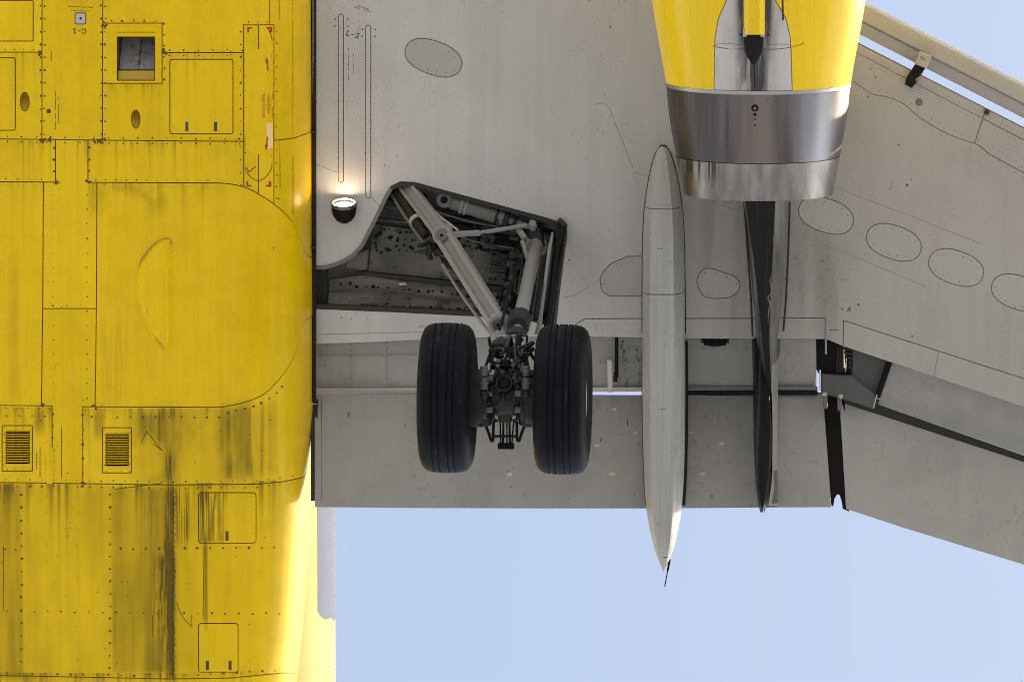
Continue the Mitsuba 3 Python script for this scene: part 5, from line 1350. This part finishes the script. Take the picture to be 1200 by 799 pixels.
# torque links and the tangle at the leg's foot
tz = AZ + 0.25
add(f'{G}__torque_link', join([bar(at(584, 404, tz + 0.55), at(590, 428, tz - 0.15), 0.05, 0.05), bar(at(598, 404, tz + 0.55), at(592, 428, tz - 0.15), 0.05, 0.05), bar(at(583, 432, tz - 0.18), at(588, 415, tz + 0.2), 0.035, 0.04), bar(at(602, 432, tz - 0.18), at(595, 415, tz + 0.2), 0.035, 0.04)]), 'm_gear', 25, 'pale torque links folded above the axle')
add(f'{G}__torque_link_pin', tube(at(586, 428, tz - 0.2), at(598, 428, tz - 0.2), 0.045), 'm_black', 30)
add(f'{G}__link_plate', join([bar(at(581, 395, AZ + 0.85), at(610, 392.5, AZ + 0.85), 0.02, 0.10), bar(at(578, 398, AZ + 0.8), at(578, 412, AZ + 0.6), 0.05, 0.07)]), 'm_gear', 25)
add(f'{G}__uplock_block', join([bar(at(580, 404, AZ + 0.62), at(586, 410, AZ + 0.55), 0.08, 0.1), bar(at(588, 400, AZ + 0.66), at(594, 414, AZ + 0.5), 0.06, 0.1)]), 'm_gear_dark', 25)
add(f'{G}__lower_tube', join([tube(at(611, 398, AZ + 0.75), at(610, 412, AZ + 0.45), 0.028), tube(at(615.5, 398, AZ + 0.75), at(615.5, 410, AZ + 0.48), 0.024)]), 'm_gear', 30)
kn = []
for k in range(60):
    c = at(r.uniform(574, 622), r.uniform(402, 440), r.uniform(AZ - 0.05, AZ + 0.45))
    e = c + r.normal(0, 1, 3) * [0.05, 0.06, 0.03]
    kn.append(tube(c, e, r.uniform(0.008, 0.026), n=8))
for k in range(30):
    c = at(r.uniform(572, 618), r.uniform(436, 476), AZ - 0.12 + r.uniform(-0.05, 0.04))
    kn.append(bar(c, c + r.normal(0, 0.03, 3) + 0.01, r.uniform(0.02, 0.05), r.uniform(0.02, 0.04)))
add(f'{G}__foot_fittings', join(kn), 'm_gear_dark', 30, kind='stuff')
kn = []
for k in range(16):
    c = at(r.uniform(578, 618), r.uniform(404, 438), AZ - 0.06 + r.uniform(0, 0.1))
    kn.append(tube(c, c + r.normal(0, 1, 3) * [0.02, 0.05, 0.02], r.uniform(0.006, 0.016), n=8))
add(f'{G}__bright_fittings', join(kn), 'm_gear_mid', 30, kind='stuff')
for x0, x1 in ((604, 617), (600, 612), (611, 619)):
    add(f'{G}__harness', hose([at(x0, 408, AZ + 0.4), at((x0 + x1) / 2 + 2, 420, AZ + 0.15), at(x1, 436, AZ - 0.05)], 0.012), 'm_hose', 40)
add(f'{G}__harness_box', bar(at(584, 489, AZ - 0.02), at(600, 489, AZ - 0.02), 0.075, 0.08), 'm_dark_grey', 20, 'dark box behind the axle')
add(f'{G}__box_mount', join([bar(at(588, 470, AZ - 0.02), at(588, 486, AZ - 0.02), 0.05, 0.06), bar(at(598, 470, AZ - 0.02), at(598, 486, AZ - 0.02), 0.06, 0.06), bar(at(584, 477, AZ - 0.02), at(602, 477, AZ - 0.02), 0.05, 0.05)]), 'm_black', 20)
for i, (x0, x1) in enumerate(((586, 587), (590, 589.5), (594, 594), (597, 597.5), (602, 599.5))):
    add(f'{G}__tail_rod', tube(at(x0, 493, AZ), at(x1, 524, AZ - 0.02), 0.006 + 0.003 * (i % 2), n=10), 'm_black', 30)
add(f'{G}__tail_bar', join([tube(at(585.5, 522, AZ), at(600.5, 522, AZ), 0.016, n=10)] + [tube(at(x, 519, AZ), at(x, 526, AZ), 0.02, n=10) for x in (586.5, 591, 595, 599.5)]), 'm_black', 30)
add(f'{G}__tail_bar', tube(at(578, 511, AZ - 0.04), at(606, 511, AZ - 0.04), 0.010, n=10), 'm_black', 30)

# wheels
TR, TW = 0.572, 0.405
def tyre(c, s):
    """A grooved tyre about the axle, its tread profile turned once."""
    W = TW / 2
    pr_ = [(-0.66, 0.27), (-0.80, 0.30), (-0.96, 0.38), (-1.0, 0.43), (-0.97, 0.48), (-0.89, 0.523), (-0.77, 0.549), (-0.64, 0.560)]
    for g0 in (-0.40, -0.17, 0.17, 0.40):
        e = 0.565 + 0.007 * (1 - (g0 / 0.6) ** 2)
        pr_ += [(g0 - 0.04, e), (g0 - 0.03, e - 0.015), (g0 + 0.03, e - 0.015), (g0 + 0.04, e)]
    pr_ += [(0.64, 0.560), (0.77, 0.549), (0.89, 0.523), (0.97, 0.48), (1.0, 0.43), (0.96, 0.38), (0.80, 0.30), (0.66, 0.27)]
    return turned(c, axd, [(u * W, v) for u, v in pr_], 96)
for s, wc in ((1, lw), (-1, rw)):
    add(f'{G}__tyre', tyre(wc, s), 'm_rubber', 40, 'black grooved tyre nearest the fuselage' if s == 1 else 'black grooved outer tyre with its hub just in view')
    add(f'{G}__wheel_rim', turned(wc, axd * -s, [(-0.15, 0.10), (-0.15, 0.275), (0.0, 0.25), (0.12, 0.262), (0.155, 0.285), (0.165, 0.275), (0.15, 0.255), (0.09, 0.235), (0.06, 0.16), (0.10, 0.12), (0.145, 0.105), (0.15, 0.08), (0.15, 0.004)], 48), 'm_rim', 40)
    hb = []
    for k in range(12):
        a = 2 * math.pi * k / 12
        hb.append(tube(wc - axd * s * 0.06 + np.array([0, math.cos(a) * 0.2, math.sin(a) * 0.2]), wc - axd * s * 0.115 + np.array([0, math.cos(a) * 0.2, math.sin(a) * 0.2]), 0.012, n=8))
    add(f'{G}__wheel_bolts', join(hb), 'm_steel', 30)
    wr_ = [(-0.02, 0.0)]
